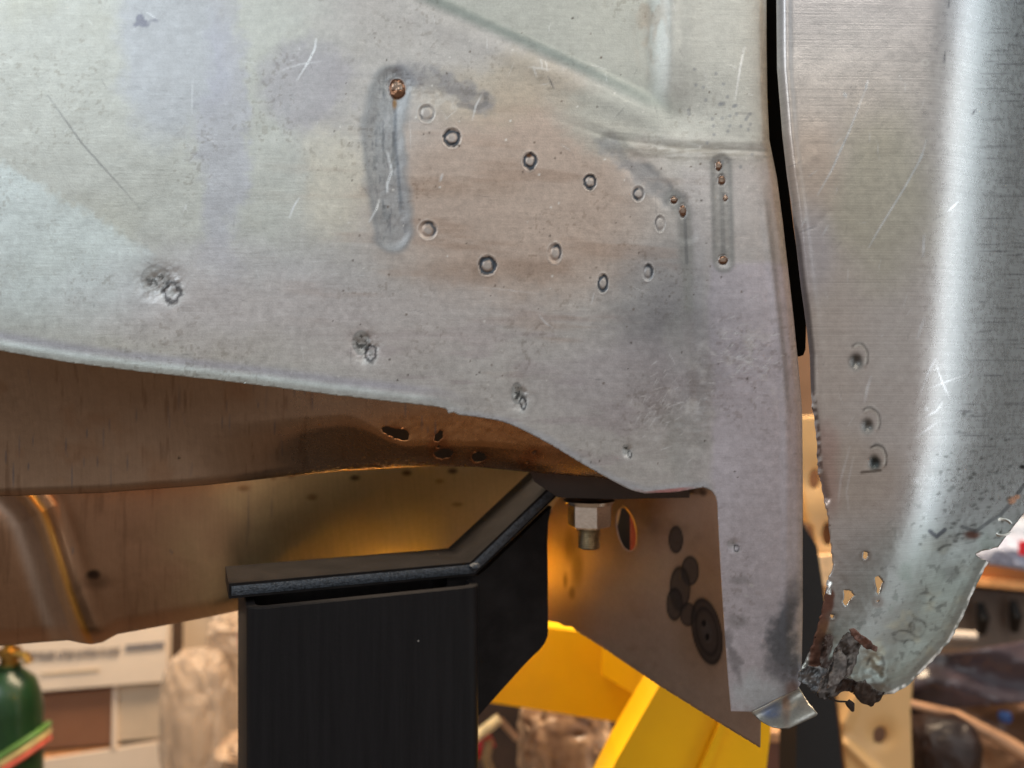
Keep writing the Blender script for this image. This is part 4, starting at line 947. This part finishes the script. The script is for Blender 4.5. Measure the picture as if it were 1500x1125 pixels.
# --- yellow lift
M_yel = plain('yellow_enamel', (255, 190, 8), .35, 0, .06, 10, coat=.3)
lift = empty('yellow_lift', (.2, 1.0, FZ), 'yellow painted steel lift arms under the car body', 'lift')
def beam(name, a, b, w, h, mat, parent, bevel=.004):
    bm = bmesh.new(); a = Vector(a); b = Vector(b); t = (b - a).normalized(); up = Vector((0, 0, 1)); r = t.cross(up).normalized(); u = r.cross(t)
    pts = [a + r * w / 2 + u * h / 2, a - r * w / 2 + u * h / 2, a - r * w / 2 - u * h / 2, a + r * w / 2 - u * h / 2]
    add_prism(bm, pts, b - a); return bm_obj(name, bm, mat, parent, bevel=bevel)
beam('cross_beam', P(640, 945, 1.0), P(935, 985, .93), .06, .098, M_yel, lift, .012)
beam('beam_end', P(905, 950, .93), P(985, 990, .80), .05, .05, M_yel, lift, .01)
bm = bmesh.new(); pl = [(968, 1000), (1010, 985), (1200, 1085), (1110, 1180), (870, 1200), (893, 1150)]
add_prism(bm, [P(a, b, .70) for a, b in [(966, 1004), (1040, 985), (1130, 1060), (1112, 1220), (850, 1220), (905, 1110)]], (0, .05, 0)); bm_obj('arm', bm, M_yel, lift, bevel=.006)
bm = bmesh.new(); add_prism(bm, [P(a, b, .692) for a, b in [(1068, 1030), (1078, 1032), (1000, 1220), (985, 1220)]], (0, .006, 0)); bm_obj('arm_rib', bm, M_yel, bpy.data.objects['arm'], bevel=.002)
beam('added_reflector_arm', (-.19, .70, -.205), (-.085, .71, -.215), .22, .06, M_yel, lift, .008)  # unseen arm added to throw a yellow reflection onto the inner panel
beam('column', (.16, .76, -.52), (.16, .76, FZ), .12, .12, M_yel, lift) if False else None
bm = bmesh.new(); add_box(bm, (.10, .74, -.70), (.1, .08, .6)); bm_obj('column', bm, M_yel, lift, bevel=.006)

# --- small odds and ends in the middle
bm = bmesh.new(); pts = [P(690, 1085, .95), P(732, 1052, .95)]; add_tube(bm, pts, .0065, 10); st1 = tag(bm_obj('pale_rod', bm, plain('ivory_plastic', (240, 224, 180), .3), None, True), 'short ivory rod slanting beside the black post above the red handle', 'rod')
bm = bmesh.new(); add_tube(bm, [P(732, 1054, .955), P(757, 1082, .955)], .0045, 10); tag(bm_obj('pale_rod', bm, plain('dull_plastic', (168, 140, 116), .35), None, True), 'thin tan rod slanting down to the right beside the grey brown bag', 'rod')
bm = bmesh.new(); add_tube(bm, [P(690, 1105, .97), P(718, 1082, .97)], .011, 12); tag(bm_obj('tool_handle', bm, plain('red_plastic', (190, 44, 52), .35), None, True), 'red tool handle beside the black post', 'tool handle')
bm = bmesh.new(); add_tube(bm, [P(716, 1085, .96), P(712, 1110, .96), P(722, 1140, .96)], .006, 10); tag(bm_obj('coiled_hose', bm, plain('olive_hose', (150, 128, 96), .35), None, True), 'olive hose hanging beneath the red tool handle', 'hose')
bm = bmesh.new(); add_box(bm, P(745, 1100, 1.35), (.16, .1, .26)); tag(bm_obj('dark_crate', bm, plain('dark_brown_box', (52, 36, 28), .7, 0, .5, 14), None, bevel=.004), 'dark brown crate in shadow behind the grey brown plastic bag', 'crate')
bm = bmesh.new(); add_box(bm, P(905, 1070, 1.3), (.1, .1, .16)); tag(bm_obj('wooden_block', bm, plain('dull_brown_wood', (104, 74, 56), .7, 0, .3, 14), None, bevel=.004), 'dull brown wooden block behind the bright yellow arm', 'block')

# --- black column and brown can right of the tongue
bm = bmesh.new(); add_prism(bm, [P(a, b, .80) for a, b in ((1172, 760), (1197, 800), (1206, 860), (1240, 1180), (1165, 1180))], (0, .05, 0)); tag(bm_obj('black_post', bm, plain('black_painted_steel', (0.006, .006, .007), .6), None, bevel=.003), 'black steel post between the grey panel and the tan perforated upright', 'post')
bm = bmesh.new(); add_box(bm, P(1140, 1120, .98), (.06, .05, .11)); tag(bm_obj('wooden_box', bm, plain('red_brown_wood', (108, 72, 58), .6, 0, .25, 12, mapping=(30, 30, 4)), None, bevel=.004), 'red brown wooden box below the bent steel tab', 'box')
bm = bmesh.new(); add_box(bm, P(1128, 1072, .94), (.035, .03, .014)); tag(bm_obj('tan_block', bm, plain('tan_wood', (196, 150, 110), .6), None, bevel=.003), 'small tan block lying on the red brown wooden box', 'block')

# --- tan perforated upright
up_ = empty('perforated_upright', P(1270, 1400, 1.0), 'tan perforated steel upright seen behind the gap and the torn fender foot', 'upright')
M_up = plain('tan_enamel', (226, 182, 124), .4, 0, .06, 10)
def ucirc(cx, cy, rx, ry, n=20): return [(cx + rx * math.cos(k * 2 * math.pi / n), cy + ry * math.sin(k * 2 * math.pi / n)) for k in range(n)]
def up_d(x, y):
    c = (x - (1240 + (y - 620) * .085)); d = .98 + 0 * x
    d = d + .012 * np.clip(1 - segd(x, y, [(1150, 590), (1205, 1000), (1228, 1240)])[0] / 10, 0, 1)
    b, t = segd(x, y, [(1290, 960), (1255, 1020), (1238, 1060)]); d = d - .006 * np.exp(-(b / 9) ** 2)
    b, t = segd(x, y, [(1240, 1090), (1300, 1150), (1330, 1190)]); d = d - .008 * np.exp(-(b / 8) ** 2)
    d = d + .008 * np.exp(-((np.hypot(x - 1289, y - 1075) / 17)) ** 2)
    d = d + .006 * np.exp(-((np.hypot(x - 1190, y - 700) / 24)) ** 2) + .006 * np.exp(-((np.hypot(x - 1216, y - 782) / 22)) ** 2)
    return d
def flatc(rgb, r=.4):
    def f(x, y):
        col = np.zeros((len(x), 4)); col[:, :3] = s2l(rgb); col[:, 3] = r; return col
    return f
sheet('upright_face', [(1150, 612), (1300, 600), (1345, 900), (1334, 1040), (1340, 1240), (1252, 1240), (1240, 1125), (1224, 1000), (1205, 850), (1190, 770), (1160, 760)], 3.5, up_d, flatc((226, 184, 126)), M_up, up_, holes=[ucirc(1289, 1077, 10, 13), ucirc(1193, 702, 8, 15), ucirc(1213, 782, 9, 18)], thick=.003)
bm = bmesh.new(); add_box(bm, P(1250, 900, 1.06) - Vector((0, 0, .1)), (.11, .04, .7)); bm_obj('upright_web', bm, plain('shadowed_web', (120, 88, 66), .6), up_)
bm = bmesh.new(); add_prism(bm, [P(a, b, .965) for a, b in ((1190, 815), (1228, 813), (1232, 855), (1196, 860))], (0, .01, 0)); bm_obj('slot_plate', bm, plain('pale_label', (255, 214, 164), .4), up_, bevel=.003)

# --- right side shelf and wrapped goods
sh = empty('shelf', P(1560, 880, 1.5), 'orange wooden shelf board with a dark grey bin under it at the right border', 'shelf')
bm = bmesh.new(); add_prism(bm, [P(a, b, 1.4) for a, b in ((1380, 815), (1640, 832), (1640, 862), (1380, 842))], (0, .2, 0)); bm_obj('shelf_board', bm, plain('orange_wood', (176, 112, 60), .5, 0, .15, 8, mapping=(3, 20, 40)), sh, bevel=.002)
bm = bmesh.new(); add_prism(bm, [P(a, b, 1.39) for a, b in ((1380, 843), (1640, 866), (1640, 878), (1380, 853))], (0, .01, 0)); bm_obj('shelf_edge', bm, plain('pale_wood_edge', (240, 178, 118), .5), sh, bevel=.001)
bm = bmesh.new(); add_prism(bm, [P(a, b, 1.45) for a, b in ((1370, 858), (1640, 882), (1640, 950), (1370, 950))], (0, .2, 0)); tag(bm_obj('grey_bin', bm, plain('grey_plastic_bin', (118, 104, 94), .5, 0, .3, 6), None, bevel=.004), 'grey plastic bin below the orange shelf board', 'bin')
for i, (a, b) in enumerate(((1436, 905), (1484, 902))):
    bm = bmesh.new(); add_tube(bm, [P(a, b - 22, 1.43), P(a + 4, b, 1.42), P(a + 2, b + 22, 1.43)], [.006, .011, .007], 10); tag(bm_obj('black_hook', bm, plain('black_plastic', (16, 14, 12), .5), None, True), ['black hook on the grey bin, the one nearer the torn fender', 'black hook on the grey bin, the one nearer the right border'][i], 'hook', 'hooks on the grey bin')
lump('white_cloth', P(1492, 808, 1.25), (.075, .05, .024), plain('white_cloth', (176, 184, 206), .7, 0, .08, 10), 9, 'bluish white cloth lying on the orange shelf', 'cloth', rot=-.06, amp=.15)
lump('white_tub', P(1498, 775, 1.35), (.045, .04, .02), plain('pale_blue_tub', (176, 186, 204), .5, 0, .08, 10), 12, 'pale blue tub behind the white cloth at the right border', 'tub', amp=.05)
bm = bmesh.new(); add_box(bm, P(1504, 803, 1.17), (.018, .01, .02)); tag(bm_obj('red_tag', bm, plain('red_tag', (200, 30, 50), .5), None), 'small red tag on the bluish white cloth', 'tag')
bm = bmesh.new(); add_tube(bm, [P(1330, 926, 1.2), P(1428, 932, 1.2)], .0075, 14); tag(bm_obj('white_pipe', bm, plain('white_pipe', (214, 200, 186), .4), None, True), 'short white pipe end pointing right from behind the fender', 'pipe')
# dark plastic film, rippled sheet
def film(name, poly, d0, amp, rgb, rgb2, label, cat, seed, rg=.28, ang=.25, per=26, cell=4):
    def df(x, y):
        v = y * math.cos(ang) + x * math.sin(ang); return d0 + amp * (np.sin(v / per + 2.2 * fbm(x, y, 90, seed, 3)) + .6 * fbm(x, y, 40, seed + 2, 3))
    def cf(x, y):
        col = np.zeros((len(x), 4)); col[:, :3] = s2l(rgb); col[:, 3] = rg; setc(col, sm(-.1, .3, fbm(x * .5 + y * .2, y, 50, seed + 4, 4)), rgb2, .9); return col
    m = metal('film_' + name, 0.0, .1, .1, (30, 30, 30), .1, 200)
    return tag(sheet(name, poly, cell, df, cf, m, None, thick=.004), label, cat)
film('dark_film', [(1310, 985), (1345, 962), (1420, 955), (1640, 915), (1640, 1035), (1480, 1030), (1330, 1045)], 1.15, .008, (76, 66, 72), (50, 42, 42), 'dark glossy plastic film draped under the grey bin', 'plastic film', 5, .2, -.12, 9)
film('tan_film', [(1325, 1025), (1440, 1010), (1640, 1070), (1640, 1260), (1440, 1260), (1330, 1180)], 1.22, .008, (150, 112, 82), (86, 60, 46), 'tan plastic wrapped bundle in the lower right corner', 'wrapped bundle', 15, .3, -.5, 11)
bm = bmesh.new(); add_tube(bm, [P(1330, 1030, 1.12), P(1400, 1048, 1.12), P(1470, 1085, 1.12), P(1560, 1140, 1.12)], [.006, .008, .010, .012], 12); tag(bm_obj('wrapped_tube', bm, plain('tan_wrapped_tube', (190, 146, 112), .3, 0, .3, 20), None, True), 'tan wrapped tube slanting down across the bundle', 'tube')
lump('dark_bag', P(1378, 1100, 1.10), (.045, .04, .05), plain('dark_brown_bag', (52, 36, 30), .4, 0, .4, 14), 21, 'dark brown bag between the tan upright and the wrapped bundle', 'bag', amp=.10, fr=.9)
bm = bmesh.new(); add_lathe(bm, P(1472, 1050, 1.14), [(.008, -.006), (.0095, 0), (.008, .006)], 16); tag(bm_obj('blue_lid', bm, plain('blue_plastic', (36, 66, 120), .4), None, True), 'small dark blue lid on the wrapped bundle', 'lid')
for o in bpy.data.objects:
    if 'org' in o: del o['org']
